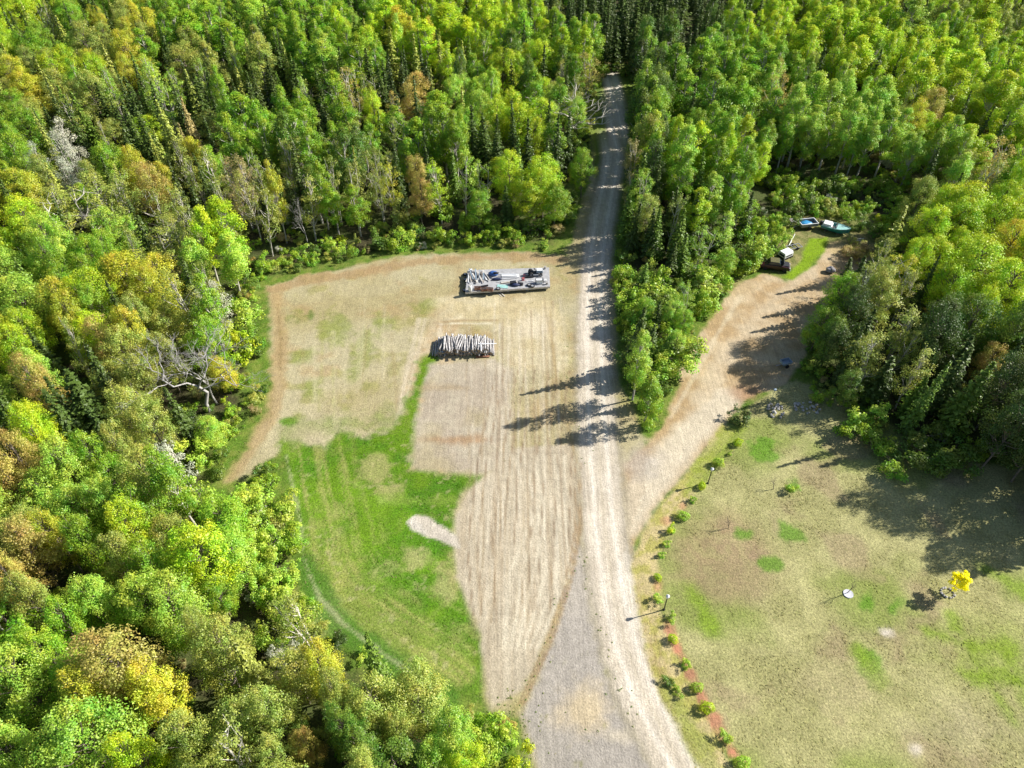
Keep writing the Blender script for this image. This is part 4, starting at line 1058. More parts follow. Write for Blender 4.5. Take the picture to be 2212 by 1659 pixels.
# ------------------------------------------------------------------ shared object materials
WOOD_W = solid('whitened log bark', (.35, .335, .325), .9, scale=5, var=.5, bump=.3)
WOOD_END = solid('sawn log end', (.34, .25, .16), .9)
BOARD = solid('weathered board', (.48, .45, .41), .85, scale=4, var=.3)
BOARD_DK = solid('dark old board', (.20, .17, .14), .9, scale=4, var=.3)
BROWN = solid('rusty brown wood', (.22, .10, .06), .9, scale=6, var=.4)
DECK = solid('grey deck boards', (.38, .38, .385), .85, scale=2.2, var=.15)
RUBBER = solid('black rubber', (.018, .018, .018), .85)
STEEL = solid('dull grey steel', (.32, .33, .35), .5, .4)
WHITE = solid('white paint', (.74, .75, .76), .5, var=.1)
BLUE = solid('blue tarp', (.05, .14, .42), .5, scale=3, var=.3, bump=.4)
NAVY = solid('navy cover', (.02, .03, .08), .6, var=.3)
SKYBLUE = solid('bright blue tarp', (.03, .26, .52), .45, scale=3, var=.3, bump=.4)
TEAL = solid('teal hull paint', (.04, .27, .26), .35, scale=2, var=.15)
TEALLT = solid('pale teal deck paint', (.28, .48, .45), .4, scale=3, var=.2)
BLACK = solid('black paint', (.02, .02, .024), .5)
MAROON = solid('dark maroon car paint', (.045, .012, .016), .3, scale=3, var=.3)
MOSS = solid('moss and leaf litter', (.085, .08, .03), .95, scale=9, var=.5)
GLASS = solid('dark window glass', (.03, .04, .05), .1)
RED = solid('faded red plastic', (.55, .16, .17), .5)
STONE = solid('pale field stone', (.42, .40, .38), .9, scale=5, var=.3, bump=.3)
STONE_D = solid('grey boulder', (.24, .23, .24), .9, scale=4, var=.3, bump=.3)
CHALK = solid('white chips', (.62, .62, .66), .9, scale=14, var=.3, bump=.4)
GREYBLUE = solid('grey blue painted metal', (.24, .30, .36), .4, var=.15)

# ------------------------------------------------------------------ log pile
def RP(x0, y0, k):
    return lambda rx, ry, z=0.0: G((x0 + rx / k) * .57604, (y0 + ry / k) * .57604, z)


LP = RP(1560, 1220, 6.144)
lx0, ly0 = LP(345, 730); lx1, _ = LP(1835, 740)
logs = []
for s in range(4):
    m = MB(); r = random.Random(50 + s); prev = None
    rings = []
    for k in range(6):
        t = k / 5; yy = -1.5 + 3.0 * t; rr = (.112 - .03 * t) * r.uniform(.93, 1.07)
        ox, oz = r.uniform(-.035, .035), r.uniform(-.03, .03)
        rings.append([(ox + rr * math.cos(2 * math.pi * i / 8), yy, oz + rr * math.sin(2 * math.pi * i / 8)) for i in range(8)])
    m.loft(rings); m.m[-2:] = [1, 1]
    me = bpy.data.meshes.new('log'); me.from_pydata(m.v, [], m.f); me.materials.append(WOOD_W); me.materials.append(WOOD_END)
    me.polygons.foreach_set('material_index', m.m); me.polygons.foreach_set('use_smooth', [True] * (len(m.f) - 2) + [False, False]); me.update(); logs.append(me)
rl = random.Random(5)
yc = ly0 + 1.65
width = lx1 - lx0
LAYERS = 8
for lay_i in range(LAYERS):
    z = .10 + lay_i * .155
    inset = .12 + lay_i * .20
    n = int((width - 2 * inset) / .252)
    for k in range(n):
        if lay_i == LAYERS - 1 and rl.random() < .15: continue
        x = lx0 + inset + (k + .5 + (lay_i % 2) * .3) * (width - 2 * inset) / n + rl.gauss(0, .03)
        top = lay_i >= LAYERS - 2
        o = link('log', logs[rl.randrange(4)], None, (x, yc + rl.gauss(0, .26 if top else .14), z + rl.uniform(-.02, .02)))
        o.rotation_euler = (rl.gauss(0, .02), 0, (math.pi if rl.random() < .5 else 0) + rl.gauss(0, .13 if top else .03))
        sc = rl.uniform(.75, 1.3); o.scale = (sc, rl.uniform(.82, 1.08), sc)
        where = 'top of' if top else ('bottom of' if lay_i == 0 else 'middle of')
        third = ('left third' if k < n / 3 else 'right third' if k > 2 * n / 3 else 'middle')
        tag(o, label=f'bleached log stacked in the {third} at the {where} the log pile', cat='log', group=f'logs in the {third}, {where} the pile')
for i, (rx, ry, w, L, rz) in enumerate(((1650, 425, .12, 2.4, math.pi / 2 + .03), (1500, 500, .12, 1.7, .08))):
    x, y = LP(rx, ry, 1.36)
    m = MB().box((0, 0, 0), (w, L, .05)); o = m.build('board', WHITE, None, (x, y, 1.37)); o.rotation_euler = (0, 0, rz)
    tag(o, label=('white board lying across the logs near the right end' if i == 0 else 'white board lying along the logs near the right end'), cat='board')
x, y = LP(1540, 745); m = MB()
m.cyl((-.9, 0, .14), (.9, .1, .14), .14, .12, 10)
tag(m.build('log', [BROWN], None, (x, y, 0), True), label='brown log lying on the ground in front of the pile', cat='log')

# ------------------------------------------------------------------ junk platform
JP = RP(1700, 950, 5.53)
TLc, TRc, BRc, BLc = JP(300, 350, .75), JP(1980, 292, .75), JP(2000, 680, .75), JP(255, 800, .75)
e = empty('platform', ((TLc[0] + BRc[0]) / 2, (TLc[1] + BRc[1]) / 2, 0), label='raised grey wooden platform strewn with junk beside the gravel road', cat='platform')
ox, oy = e.location.x, e.location.y
cn = [Vector((p[0] - ox, p[1] - oy, .75)) for p in (BLc, BRc, TRc, TLc)]
m = MB()
NB = 26
for k in range(NB):
    a0, a1 = k / NB, (k + .94) / NB
    q = []
    for t in (a0, a1):
        q.append((cn[0].lerp(cn[3], t), cn[1].lerp(cn[2], t)))
    vs = [q[0][0], q[0][1], q[1][1], q[1][0]]
    dz = random.uniform(-.006, .006)
    m.add([(p.x, p.y, .75 + dz) for p in vs] + [(p.x, p.y, .70) for p in vs], [[0, 1, 2, 3], [7, 6, 5, 4], [0, 4, 5, 1], [1, 5, 6, 2], [2, 6, 7, 3], [3, 7, 4, 0]])
m.build('deck', DECK, e)
for a, b in ((0, 1), (1, 2), (2, 3), (3, 0)):
    p, q = cn[a], cn[b]; d = (q - p); L = d.length; ang = math.atan2(d.y, d.x); c = (p + q) / 2
    nrm = Vector((d.y, -d.x, 0)).normalized() * .035
    MB().box((c.x + nrm.x, c.y + nrm.y, .56), (L + .1, .06, .30), (0, 0, ang)).build('rim_board', BOARD, e)
for t in (.04, .27, .5, .73, .96):
    for s in (.1, .5, .9):
        p = cn[0].lerp(cn[1], t).lerp(cn[3].lerp(cn[2], t), s)
        MB().box((p.x, p.y, .2), (.4, .4, .44)).build('support_block', STONE, e)
DZ = .76


def junk(name, rx, ry, rz=0.0, z=DZ, **kw):
    x, y = JP(rx, ry, z)
    return empty(name, (x, y, z), rz, **kw)


rj = random.Random(3)
for i in range(24):
    rx = 310 + i * 17 + rj.uniform(-14, 14); ry = 500 + rj.uniform(-40, 45)
    x, y = JP(rx, ry, DZ)
    L = rj.uniform(1.7, 2.9)
    o = MB().box((0, 0, 0), (rj.uniform(.09, .2), L, .05)).build('board', [BOARD, WHITE, BOARD_DK, BOARD, GREYBLUE][i % 5], None, (x, y, DZ + .03 + (i % 5) * .075))
    o.rotation_euler = (rj.uniform(-.02, .02), 0, rj.uniform(-.28, .34) + (i > 17) * .25)
    tag(o, label='%s board in the loose board heap, %s from the left end of the platform' % (['grey', 'white', 'dark', 'grey', 'bluish'][i % 5], (ORD + ['seventeenth', 'eighteenth', 'nineteenth', 'twentieth', 'twenty-first', 'twenty-second', 'twenty-third', 'twenty-fourth'])[i]), cat='board', group='boards heaped on the platform')


def tyre(x, y, z, r=.36, w=.22, rim=True, tilt=(0, 0, 0), label='', group=None):
    t = empty('tire', (x, y, z), 0, label=label, cat='tire', group=group); t.rotation_euler = tilt
    pr = []
    for a in np.linspace(0, 2 * math.pi, 11)[:-1]:
        pr.append((r * .78 + r * .22 * math.cos(a), w / 2 * math.sin(a)))
    n = 16; m = MB(); vs = []
    for (rr, zz) in pr:
        for i in range(n): vs.append((rr * math.cos(2 * math.pi * i / n), rr * math.sin(2 * math.pi * i / n), zz))
    k = len(pr)
    m.add(vs, [[a * n + i, a * n + (i + 1) % n, ((a + 1) % k) * n + (i + 1) % n, ((a + 1) % k) * n + i] for a in range(k) for i in range(n)])
    m.build('tread', RUBBER, t, smooth=True)
    if rim:
        MB().cyl((0, 0, -w * .3), (0, 0, w * .3), r * .56, n=14).build('rim', STEEL, t)
    return t


for i, (rx, ry, z, tl, lb) in enumerate(((235, 765, .36, (1.35, 0, .2), 'black tire leaning at the near left corner of the platform'), (250, 540, .36, (1.4, 0, -.1), 'black tire leaning against the short left side of the platform'), (245, 435, .12, (0, 0, 0), 'black tire lying flat at the far left corner of the platform'))):
    x, y = JP(rx, ry, z); tyre(x, y, z, label=lb, group='tires around the platform')
    bpy.data.objects
for rx, ry, lb in ((1570, 665, 'black tire on the platform in front of the small tractor'), (1640, 690, 'black tire near the front edge of the platform, right of another tire'), (930, 745, 'black tire on the platform edge beside the brown crates')):
    x, y = JP(rx, ry, DZ); tyre(x, y, DZ + .12, label=lb, group='tires around the platform')
# pale drum
t = junk('barrel', 352, 775, label='pale plastic barrel standing at the near left corner of the platform', cat='barrel')
MB().lathe([(.22, 0), (.28, .06), (.29, .3), (.30, .45), (.29, .6), (.28, .82), (.22, .88)], 14).build('drum', WHITE, t, smooth=True)
MB().lathe([(.20, .88), (.20, .91)], 12).build('lid', BOARD, t)
# brown crates
for i, (rx, ry, rz) in enumerate(((640, 770, .2), (760, 770, -.15), (500, 745, .05))):
    t = junk('crate', rx, ry, rz, label=['brown slatted crate between two other crates at the platform front', 'brown slatted crate rightmost of three at the platform front', 'brown slatted crate leftmost of three at the platform front'][i], cat='crate', group='crates on the platform')
    m = MB()
    for z in (.06, .20, .34):
        m.box((0, -.28, z), (.9, .03, .10)); m.box((0, .28, z), (.9, .03, .10)); m.box((-.45, 0, z), (.03, .53, .10)); m.box((.45, 0, z), (.03, .53, .10))
    m.build('slats', BROWN, t); MB().box((0, 0, .02), (.86, .52, .03)).build('base', BOARD_DK, t)
# tarp bundles
for rx, ry, d, mat, lb, sd in ((830, 450, (1.5, .9, .7), BLUE, 'crumpled blue tarp bundle with a dark top on the platform', 1), (900, 548, (1.6, .5, .35), NAVY, 'long low navy bundle lying in front of the blue tarp', 2), (1290, 670, (1.3, .6, .4), NAVY, 'dark crumpled bundle at the middle of the platform front', 3)):
    x, y = JP(rx, ry, DZ)
    o = MB().rock((0, 0, d[2] * .42), d, sd, 14, 8, .13).build('tarp_bundle', mat, None, (x, y, DZ), True)
    tag(o, label=lb, cat='tarp')
x, y = JP(880, 420, DZ + .6)
tag(MB().rock((0, 0, .1), (.9, .5, .3), 5, 10, 6, .2).build('black_bag', BLACK, None, (x, y, DZ + .6), True), label='black bag lying on top of the blue tarp bundle', cat='bag')
# white panels and pipes
for i, (rx, ry, d, rz, mat) in enumerate(((1180, 470, (2.6, .75, .08), .03, WHITE), (1160, 590, (2.5, .5, .06), .12, BOARD), (1020, 690, (1.6, .8, .05), -.1, TEALLT))):
    x, y = JP(rx, ry, DZ)
    o = MB().box((0, 0, d[2] / 2 + .01), d).build('panel', mat, None, (x, y, DZ)); o.rotation_euler = (0, 0, rz)
    tag(o, label=['large white panel lying flat behind the pipes on the platform', 'grey panel lying in front of the white panel on the platform', 'pale greenish sheet near the platform front edge'][i], cat='panel')
for i in range(4):
    x, y = JP(1120 + i * 10, 430 + i * 45, DZ + .12)
    o = MB().cyl((-1.4 - .1 * i, 0, 0), (1.4, 0, 0), .05, n=8).build('pipe', [WHITE, STEEL, WHITE, WHITE][i], None, (x, y, DZ + .14 if i < 2 else DZ + .11)); o.rotation_euler = (0, 0, .05 * i)
    tag(o, label=['white', 'grey', 'white', 'white'][i] + ' pipe lying along the platform, %s from the back' % ORD[i], cat='pipe', group='pipes on the platform')
for i, (rx, ry, d, rz, mat, nm, lb) in enumerate(((1240, 640, (.9, .5, .45), .2, BLACK, 'toolbox', 'black toolbox at the middle of the platform front'), (1390, 650, (.8, .4, .3), -.2, BLACK, 'toolbox', 'low black toolbox in front of the red fuel can'), (1560, 500, (1.5, .3, .25), .1, BLACK, 'plank', 'short black plank beside the small tractor'),
                                                  (1480, 480, (.35, .9, .12), .2, RED, 'tray', 'faded red tray behind the fuel can'), (1100, 620, (1.8, .12, .1), .15, BOARD_DK, 'plank', 'dark narrow plank near the grey panel'), (640, 690, (1.2, .2, .2), .3, BLACK, 'plank', 'black plank between the board heap and the crates'), (1590, 585, (1.1, .12, .12), .15, WHITE, 'rod', 'white rod between the tires and the tractor'))):
    x, y = JP(rx, ry, DZ); o = MB().box((0, 0, d[2] / 2 + .005), d).box((0, 0, d[2] + .02), (d[0] * .5, d[1] * .3, .04)).build(nm, mat, None, (x, y, DZ)); o.rotation_euler = (0, 0, rz)
    tag(o, label=lb, cat=nm)
# red can
t = junk('fuel_can', 1445, 560, .3, label='faded red fuel can standing in the middle of the platform', cat='fuel can')
MB().box((0, 0, .24), (.42, .30, .48), taper=.86).build('body', RED, t, bevel=.03)
MB().box((0, 0, .54), (.26, .05, .04)).box((-.11, 0, .50), (.04, .05, .08)).box((.11, 0, .50), (.04, .05, .08)).build('handle', RED, t)
MB().cyl((.14, 0, .47), (.27, 0, .60), .03, .02, 8).build('spout', BLACK, t)
# lawn tractor
t = junk('garden_tractor', 1700, 440, .06, label='small garden tractor with grey-blue hood on the platform', cat='tractor')
MB().box((0, 0, .42), (2.2, .55, .16)).build('chassis', BLACK, t)
MB().box((.62, 0, .68), (1.0, .70, .42), taper=.9).build('hood', GREYBLUE, t, bevel=.05)
MB().box((.62, 0, .90), (.85, .6, .03)).build('hood_panel', WHITE, t)
MB().box((-.55, 0, .62), (.5, .5, .12)).box((-.78, 0, .82), (.12, .48, .40), (0, -.2, 0)).build('seat', BLACK, t, bevel=.03)
MB().cyl((.05, 0, .72), (-.10, 0, 1.0), .025, n=8).cyl((-.13, 0, .98), (-.10, 0, 1.01), .2, n=14).build('steering_wheel', BLACK, t)
MB().box((-.1, 0, .28), (1.0, 1.2, .16)).build('mower_deck', STEEL, t, bevel=.04)
for sx, rr, w in ((-.7, .34, .26), (.8, .24, .16)):
    for sy in (-1, 1):
        wq = MB().cyl((sx, sy * .5 - w / 2, rr), (sx, sy * .5 + w / 2, rr), rr, n=16).build('wheel', RUBBER, t)
        MB().cyl((sx, sy * (.5 + w / 2 + .005) - .01, rr), (sx, sy * (.5 + w / 2 + .005) + .01, rr), rr * .5, n=12).build('rim', STEEL, wq)
# white chest in a black frame
t = junk('chest', 1785, 615, .03, label='white chest in a black frame at the right end of the platform', cat='chest')
MB().box((0, 0, .30), (.95, .55, .52)).build('body', WHITE, t, bevel=.02)
MB().box((0, 0, .585), (.97, .57, .045)).build('lid', WHITE, t)
m = MB()
for sx in (-.55, .55):
    for sy in (-.33, .33): m.box((sx, sy, .35), (.05, .05, .7))
    m.box((sx, 0, .68), (.05, .61, .05))
m.box((0, -.33, .68), (1.05, .05, .05)).box((0, .33, .68), (1.05, .05, .05)).build('frame', BLACK, t)
for i, (rx, ry, mat) in enumerate(((1905, 590, WHITE), (1900, 320, BOARD), (370, 375, WHITE), (1940, 640, STONE))):
    t = junk('bucket', rx, ry, label=['white bucket at the right end of the platform beside the chest', 'tan bucket in the far right corner of the platform', 'white bucket in the far left corner of the platform', 'grey bucket in the near right corner of the platform'][i], cat='bucket', group='buckets on the platform')
    MB().lathe([(.14, 0), (.18, .38), (.19, .40), (.16, .395)], 14).build('pail', mat, t, smooth=True)
    MB().cyl((-.18, 0, .38), (0, .05, .5), .012, n=5).cyl((0, .05, .5), (.18, 0, .38), .012, n=5).build('handle', BLACK, t)
for i, (rx, ry, rz) in enumerate(((950, 850, .55), (1010, 850, .6))):
    x, y = JP(rx, ry); o = MB().box((0, 0, .03), (.12, 1.5, .05)).build('board', BOARD, None, (x, y, .0 + .06 * i)); o.rotation_euler = (0, 0, rz)
    tag(o, label=['pale board on the ground before the platform, leftmost of two', 'pale board on the ground before the platform, rightmost of two'][i], cat='board')

# ------------------------------------------------------------------ boat and scrap at the head of the drive
BP = RP(2780, 760, 4.809)


def place(name, rx, ry, rz=0, z=0, **kw):
    x, y = BP(rx, ry, z); return empty(name, (x, y, z), rz, **kw)


sx, sy = BP(1440, 420, .4); bx, by = BP(1935, 530, .6)
bl = math.hypot(bx - sx, by - sy); ang = math.atan2(by - sy, bx - sx)
t = empty('boat', ((sx + bx) / 2, (sy + by) / 2, 0), ang, label='old teal motorboat with white cabin cover lying at the end of the drive', cat='boat')
st = [(-.5, .80, .92, .30), (-.3, .92, .98, .20), (0, .98, 1.02, .14), (.22, .86, 1.08, .14), (.38, .56, 1.16, .2), (.47, .24, 1.24, .34), (.52, .04, 1.30, .62)]
rings = []
for u, w, zt, zb in st:
    X0 = u * bl
    rings.append([(X0, -w, zt), (X0, -w * .92, zt * .62 + zb * .38), (X0, -w * .55, zb + .06), (X0, 0, zb - .06), (X0, w * .55, zb + .06), (X0, w * .92, zt * .62 + zb * .38), (X0, w, zt)])
m = MB(); m.loft(rings, close=False)
m.add([p for p in rings[0]], [[6, 5, 4, 3, 2, 1, 0]]); m.build('hull', TEAL, t, smooth=False)
m = MB()
for k in range(len(st) - 1):
    if k >= 2:
        a, b = rings[k], rings[k + 1]
        m.add([a[0], a[6], b[6], b[0]], [[0, 3, 2, 1]])
m.build('foredeck', TEALLT, t)
for s in (0, 6):
    m = MB()
    for k in range(len(st) - 1): m.cyl(rings[k][s], rings[k + 1][s], .07, n=6)
    m.build('gunwale', TEALLT, t)
MB().box((-.22 * bl, 0, .55), (.5 * bl, 1.5, .06)).build('floor', BOARD, t)
MB().box((-.18 * bl, -.35, .85), (.6, .5, .5)).build('seat', WHITE, t, bevel=.04)
MB().box((-.18 * bl, .35, .85), (.6, .5, .5)).build('seat', WHITE, t, bevel=.04)
MB().box((-.30 * bl, 0, 1.15), (1.5, 1.55, .38), taper=.86).build('cover', WHITE, t, bevel=.08)
MB().box((.03 * bl, 0, 1.25), (.06, 1.5, .45), (0, -.5, 0)).build('windshield', GLASS, t)
MB().box((-.54 * bl, 0, .95), (.4, .42, .75)).build('outboard_motor', BLACK, t, bevel=.05)
for u in (-.3, .15): MB().box((u * bl, 0, .10), (.2, 1.3, .2)).build('keel_block', BOARD_DK, t)
# blue box trailer
t = place('utility_trailer', 1170, 440, .18, label='open utility trailer with a white rim and bright blue tarp inside', cat='trailer')
MB().box((0, 0, .55), (2.9, 1.7, .06)).build('bed', BOARD_DK, t)
for y0, L, a in ((-.85, 2.9, 0), (.85, 2.9, 0)): MB().box((0, y0, .82), (L, .05, .5)).build('side_panel', STEEL, t)
for x0 in (-1.45, 1.45): MB().box((x0, 0, .82), (.05, 1.64, .5)).build('end_panel', STEEL, t)
m = MB(); m.box((0, -.85, 1.09), (2.98, .1, .05)).box((0, .85, 1.09), (2.98, .1, .05)).box((-1.45, 0, 1.092), (.1, 1.6, .05)).box((1.45, 0, 1.092), (.1, 1.6, .05)).build('rim_rail', WHITE, t)
MB().rock((-.3, -.05, .78), (2.0, 1.5, .55), 9, 14, 8, .12).build('tarp', SKYBLUE, t, smooth=True)
for s in (-1, 1): MB().cyl((0, s * 1.0 - .1, .33), (0, s * 1.0 + .1, .33), .33, n=16).build('wheel', RUBBER, t)
MB().box((-2.1, .25, .5), (1.4, .08, .08), (0, 0, -.35)).box((-2.1, -.25, .5), (1.4, .08, .08), (0, 0, .35)).build('drawbar', STEEL, t)
# pallets
for i, (rx, ry, rz, z) in enumerate(((960, 310, .3, 0), (935, 340, .1, .14))):
    t = place('pallet', rx, ry, rz, label=['pale wooden pallet on the ground behind the utility trailer', 'pale wooden pallet stacked askew on another pallet'][i], cat='pallet')
    t.location.z = z
    m = MB()
    for k in range(6): m.box((0, -.5 + k * .2, .125), (1.2, .12, .022))
    m.build('top_slats', BOARD, t); m = MB()
    for k in (-.52, 0, .52): m.box((k, 0, .055), (.09, 1.1, .11))
    m.build('stringer', BOARD_DK, t)
# long pole
a = BP(855, 775, .1); b = BP(968, 565, .5)
tag(MB().cyl((a[0], a[1], .1), (b[0], b[1], .5), .06, .045, 8).build('pole', WHITE, None), label='long pale pole lying between the wreck and the blue trailer', cat='pole')
# grey frame
t = place('frame', 940, 820, .35, label='grey scrap metal frame on the ground behind the truck cap', cat='scrap frame')
m = MB(); m.box((0, -.5, .3), (2.6, .1, .1)).box((0, .5, .3), (2.6, .1, .1)).build('long_rail', STEEL, t)
m = MB()
for k in (-1.1, -.3, .5, 1.2): m.box((k, 0, .3), (.09, .89, .09))
m.build('cross_bar', STEEL, t)
MB().cyl((.2, -.75, .25), (.2, -.58, .25), .25, n=14).build('wheel', RUBBER, t); MB().cyl((.2, .58, .25), (.2, .75, .25), .25, n=14).build('wheel', RUBBER, t)
# white truck cap
t = place('truck_cap', 785, 970, .55, label='white truck cap with dark window band behind the maroon wreck', cat='truck cap'); t.scale = (.85, .85, .85)
prof = [(-.85, .0), (-.82, .55), (-.62, .92), (.62, .92), (.82, .55), (.85, .0)]
MB().loft([[(X0, p[0], p[1] + .35) for p in prof] for X0 in (-1.05, 1.05)]).build('shell', WHITE, t)
for s in (-1, 1): MB().box((0, s * .80, .68), (1.5, .12, .26)).build('window', GLASS, t)
MB().box((-1.07, 0, .72), (.05, 1.15, .4)).build('rear_window', GLASS, t)
MB().box((0, 0, .18), (2.3, 1.75, .34)).build('base', BLACK, t)
# wrecked car
t = place('wrecked_car', 590, 1180, -.25, label='dark maroon wrecked car with mossy roof and open engine bay', cat='car')
side = [(-2.2, .35), (-2.25, .75), (-1.5, .92), (-1.0, 1.0), (1.0, 1.0), (2.1, .86), (2.2, .6), (2.15, .35)]
MB().loft([[(p[0], y0, p[1]) for p in side] for y0 in (-.86, .86)]).build('body', MAROON, t, bevel=.06)
cab = [(-1.25, 1.0), (-.85, 1.42), (.45, 1.45), (1.0, 1.0)]
MB().loft([[(p[0] * k, y0, p[1]) for p in cab] for y0, k in ((-.74, .96), (.74, .96))]).build('cabin', GLASS, t)
MB().box((-.2, 0, 1.47), (1.35, 1.35, .06)).build('roof', MOSS, t, bevel=.03)
MB().box((1.5, 0, 1.0), (.95, 1.2, .06)).build('engine_bay', BLACK, t)
MB().box((1.05, 0, 1.28), (.06, 1.5, .62), (0, .35, 0)).build('hood', BLACK, t)
for x0 in (-1.4, 1.45):
    for s in (-1, 1): MB().cyl((x0, s * .78 - .1, .32), (x0, s * .78 + .1, .32), .32, n=16).build('wheel', RUBBER, t)
for s in (-1, 1): MB().box((2.19, s * .62, .68), (.06, .3, .16)).build('headlight', WHITE, t)
MB().box((-2.24, 0, .5), (.1, 1.7, .16)).build('bumper', STEEL, t); MB().box((2.22, 0, .42), (.12, 1.7, .16)).build('bumper', STEEL, t)
for i, (rx, ry, L, rz) in enumerate(((2100, 660, 2.0, .1), (2130, 690, 1.6, -.2), (2090, 470, 2.4, -.3), (900, 690, 1.4, 1.2))):
    x, y = BP(rx, ry); o = MB().box((0, 0, .04), (L, .18, .06)).build('plank', [BOARD, BOARD, BOARD_DK, BOARD][i], None, (x, y, 0)); o.rotation_euler = (0, 0, rz)
    tag(o, label=['grey plank on the grass right of the boat', 'short grey plank on the grass right of the boat', 'dark plank in the brush beyond the boat bow', 'grey plank on the ground by the long pole'][i], cat='plank')
# boulder and stone
x, y = BP(1600, 1250); tag(MB().rock((0, 0, .42), (1.5, 1.2, .95), 21, 12, 8, .14).build('boulder', STONE_D, None, (x, y, 0)), label='grey boulder beside the bend of the branch drive', cat='boulder')
# small cart in the shade
x, y = G(1695, 790)
t = empty('garden_cart', (x, y, 0), .3, label='small grey dump cart parked in the shade beside the branch drive', cat='cart')
MB().box((0, 0, .55), (1.3, .9, .06)).box((0, -.45, .72), (1.3, .05, .35), (.15, 0, 0)).box((0, .45, .72), (1.3, .05, .35), (-.15, 0, 0)).box((.65, 0, .72), (.05, .9, .35)).box((-.65, 0, .72), (.05, .9, .35)).build('tub', GREYBLUE, t)
for s in (-1, 1): MB().cyl((0, s * .5 - .08, .25), (0, s * .5 + .08, .25), .25, n=14).build('wheel', RUBBER, t)
MB().box((-1.0, 0, .4), (.8, .06, .06)).build('drawbar', STEEL, t)
x, y = G(2203, 1005); tag(MB().rock((0, 0, .6), (2.4, 2.0, 1.6), 31, 14, 8, .1).build('tarp_mound', NAVY, None, (x, y, 0), True), label='dark blue covered mound in deep shade at the right edge', cat='tarp')

# heaps of stones by the drive
stone_me = []
for s in range(5):
    m = MB().rock((0, 0, 0), (1, .8, .65), 80 + s, 8, 6, .2)
    me = bpy.data.meshes.new('stone'); me.from_pydata(m.v, [], m.f); me.materials.append(STONE); me.update(); stone_me.append(me)
rr = random.Random(12)
for hx, hy, n, ax, ay, nm in ((1675, 888, 34, 1.1, 1.3, 'compact stone heap nearest the branch drive'), (1745, 882, 34, 1.9, 1.1, 'spread stone heap on the shaded lawn')):
    x0, y0 = G(hx, hy)
    for k in range(n):
        a = rr.uniform(0, 6.28); q = rr.random() ** .6
        sz = rr.uniform(.22, .48); hgt = (.5 * (1 - q)) * (1 if ax < 1.5 else .5)
        o = link('stone', stone_me[rr.randrange(5)], None, (x0 + ax * q * math.cos(a), y0 + ay * q * math.sin(a), sz * .25 + hgt))
        o.scale = (sz, sz * rr.uniform(.8, 1.1), sz); o.rotation_euler = (rr.uniform(-.3, .3), rr.uniform(-.3, .3), rr.uniform(0, 6.28))
        tag(o, label='pale stone lying in the ' + nm, cat='stone', group='stones of the ' + nm)

# ------------------------------------------------------------------ lawn things
def lamp_post(px, py, h, label):
    x, y = G(px, py)
    t = empty('lamp_post', (x, y, 0), 0, label=label, cat='lamp post', group='lamp posts along the drive')
    MB().lathe([(.13, 0), (.13, .05), (.07, .12), (.055, .3), (.05, h - .35), (.07, h - .32)], 10).build('post', BLACK, t)
    l = MB().lathe([(.08, h - .32), (.13, h - .30), (.17, h - .06), (.15, h - .02)], 8).build('lantern', WHITE, t)
    MB().lathe([(.19, h - .02), (.19, h), (.05, h + .12), (.015, h + .17)], 8).build('cap', WHITE, l)


lamp_post(1434, 1317, 2.6, 'black lamp post with pale lantern halfway down the shrub row')
lamp_post(1529, 1044, 2.6, 'black lamp post with pale lantern near the upper end of the shrub row')
x, y = G(1663, 872)
t = empty('feeder_pole', (x, y, 0), 0, label='thin green garden pole with a small feeder behind the stone heap', cat='pole')
MB().cyl((0, 0, 0), (0, 0, 2.5), .03, n=8).build('pole', solid('green metal', (.20, .32, .27), .5), t)
MB().box((0, 0, 2.45), (.25, .25, .2)).box((0, 0, 2.58), (.34, .34, .05), taper=.5).build('feeder', GREYBLUE, t)

SHR = [(1595, 955, 11), (1576, 977, 9), (1553, 999, 12), (1517, 1048, 12), (1497, 1076, 12), (1476, 1113, 15), (1448, 1144, 13), (1438, 1171, 13), (1427, 1195, 12), (1422, 1245, 11), (1426, 1292, 15), (1449, 1335, 15),
       (1454, 1379, 13), (1484, 1430, 18), (1506, 1484, 18), (1527, 1528, 16), (1569, 1595, 22), (1604, 1647, 20)]
for i, (px, py, r) in enumerate(SHR):
    x, y = G(px, py, .45); dep = proj(x, y, .45)[2]
    rad = r * dep / F * random.Random(i).uniform(.66, .92)
    p = ['gardenbush' if i % 3 == 1 or i in (6, 8, 11) else 'roundshrub', 'lg' if i % 3 else 'yg', x, y, rad, rad * random.Random(i + 50).uniform(1.3, 1.75)]
    if i == len(SHR) - 1: lb = 'round green shrub at the bottom end of the row beside the drive'
    else: lb = 'round green shrub in the row beside the drive, %s from the top' % (ORD + ['seventeenth', 'eighteenth'])[i]
    plant(p, lb, 'shrub', 'round shrubs in a row beside the drive')
for px, py, r, h, c, lb in ((1445, 1474, 15, .6, 'b', 'ragged dark green bush on the bank beside the gravel road'), (1462, 1496, 12, .5, 'g', 'ragged green bush below another on the road bank'), (1712, 1050, 14, .9, 'g', 'small spiky green bush alone on the upper lawn'), (1590, 905, 24, 1.6, 'dg', 'dark bush in the shade beside the branch drive')):
    x, y = G(px, py, h * .5); dep = proj(x, y, h * .5)[2]
    plant(['bush', c, x, y, r * dep / F, h], lb, 'bush', None)
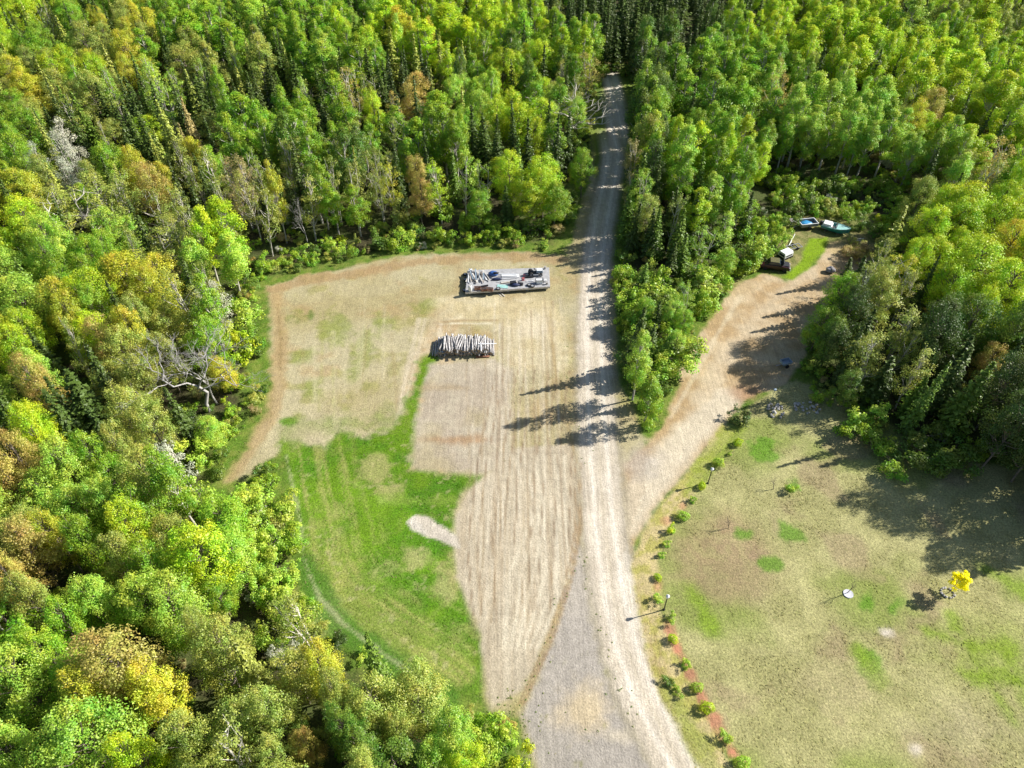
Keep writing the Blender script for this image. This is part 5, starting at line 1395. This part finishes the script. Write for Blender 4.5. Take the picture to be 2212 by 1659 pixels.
# low shrubs in the shade at the right
for i, (px, py, r, h) in enumerate(((1900, 960, 40, 2.2), (1960, 975, 44, 2.4), (1850, 925, 36, 2.0), (2020, 990, 40, 2.4), (1930, 1000, 34, 1.8), (2080, 1000, 44, 2.6))):
    x, y = G(px, py, h * .5); dep = proj(x, y, h * .5)[2]
    plant(['bush', 'b' if i % 2 else 'g', x, y, r * dep / F, h], 'shaded bush at the upper rim of the lawn, %s counted from the drive' % ORD[[1, 3, 0, 4, 2, 5][i]], 'bush', 'shaded bushes at the rim of the lawn')

x, y = G(2047, 1281)
PROTO_Y = ['youngtree', None, x, y, .95, 3.4]
COL['gold'] = (1.0, .92, .008)
PROTO_Y[1] = 'gold'
e = plant(PROTO_Y, 'young tree with golden yellow leaves in a ring of pale stones on the lawn', 'tree', None)
e.rotation_euler = (0, .14, 0)
for k in range(12):
    a = k / 12 * 6.28 + rr.uniform(-.1, .1)
    o = link('stone', stone_me[k % 5], None, (x + .62 * math.cos(a), y + .55 * math.sin(a), .07)); s = rr.uniform(.2, .32); o.scale = (s, s, s * .8); o.rotation_euler = (0, 0, rr.uniform(0, 6))
    tag(o, label='pale stone in the ring around the golden young tree', cat='stone', group='ring of stones around the golden young tree')
for i, (px, py, h, lb) in enumerate(((1832, 1283, 2.6, 'leafless sapling in a white ring in the middle of the lawn'), (1571, 1141, 2.0, 'small leafless sapling on the brown part of the lawn'), (1668, 1056, 1.8, 'small leafless sapling on the upper lawn beside a green bush'))):
    x, y = G(px, py)
    plant(['sapling', 'ol', x, y, .7, h], lb, 'sapling', None)
    if i == 0:
        m = MB(); ring = []
        for rad, z in ((.50, 0), (.48, .09), (.3, .07), (.05, .06)):
            ring.append([(rad * math.cos(k / 16 * 6.283) * (1 + .05 * math.sin(k * 2.3)), rad * math.sin(k / 16 * 6.283), z) for k in range(16)])
        m.loft(ring); tag(m.build('mulch_ring', CHALK, None, (x, y, 0)), label='white ring of chips around the leafless sapling', cat='mulch ring')

# ------------------------------------------------------------------ light, sky, camera
AZ, EL = R(16), R(34.5)
sv = Vector((math.cos(AZ) * math.cos(EL), math.sin(AZ) * math.cos(EL), math.sin(EL)))
sl = bpy.data.lights.new('sun', 'SUN'); sl.energy = 5.0; sl.angle = R(.5); sl.color = (1, .955, .88)
so = bpy.data.objects.new('sun', sl); C.objects.link(so); so.rotation_euler = sv.to_track_quat('Z', 'Y').to_euler(); so.location = sv * 300
w = bpy.data.worlds.new('World'); S.world = w; w.use_nodes = True
N = w.node_tree.nodes; L = w.node_tree.links; N.clear()
sky = N.new('ShaderNodeTexSky'); sky.sky_type = 'NISHITA'; sky.sun_disc = False; sky.sun_elevation = EL; sky.sun_rotation = R(90) - AZ
bg = N.new('ShaderNodeBackground'); bg.inputs['Strength'].default_value = .068
wo = N.new('ShaderNodeOutputWorld'); L.new(sky.outputs[0], bg.inputs[0]); L.new(bg.outputs[0], wo.inputs[0])

cam = bpy.data.cameras.new('camera'); co = bpy.data.objects.new('camera', cam); C.objects.link(co)
co.location = (0, 0, CAM_H); co.rotation_euler = (math.pi / 2 - PITCH, 0, 0)
cam.sensor_width = 36; cam.lens = 36 * F / 2212; cam.clip_end = 4000; cam.clip_start = .5
S.camera = co
S.view_settings.view_transform = 'Standard'; S.view_settings.look = 'None'; S.view_settings.exposure = .85; S.view_settings.gamma = 1
S.cycles.max_bounces = 6; S.cycles.transparent_max_bounces = 4
print('single', len(single), 'mass', len(mass), {k: len(v) for k, v in byk.items()})
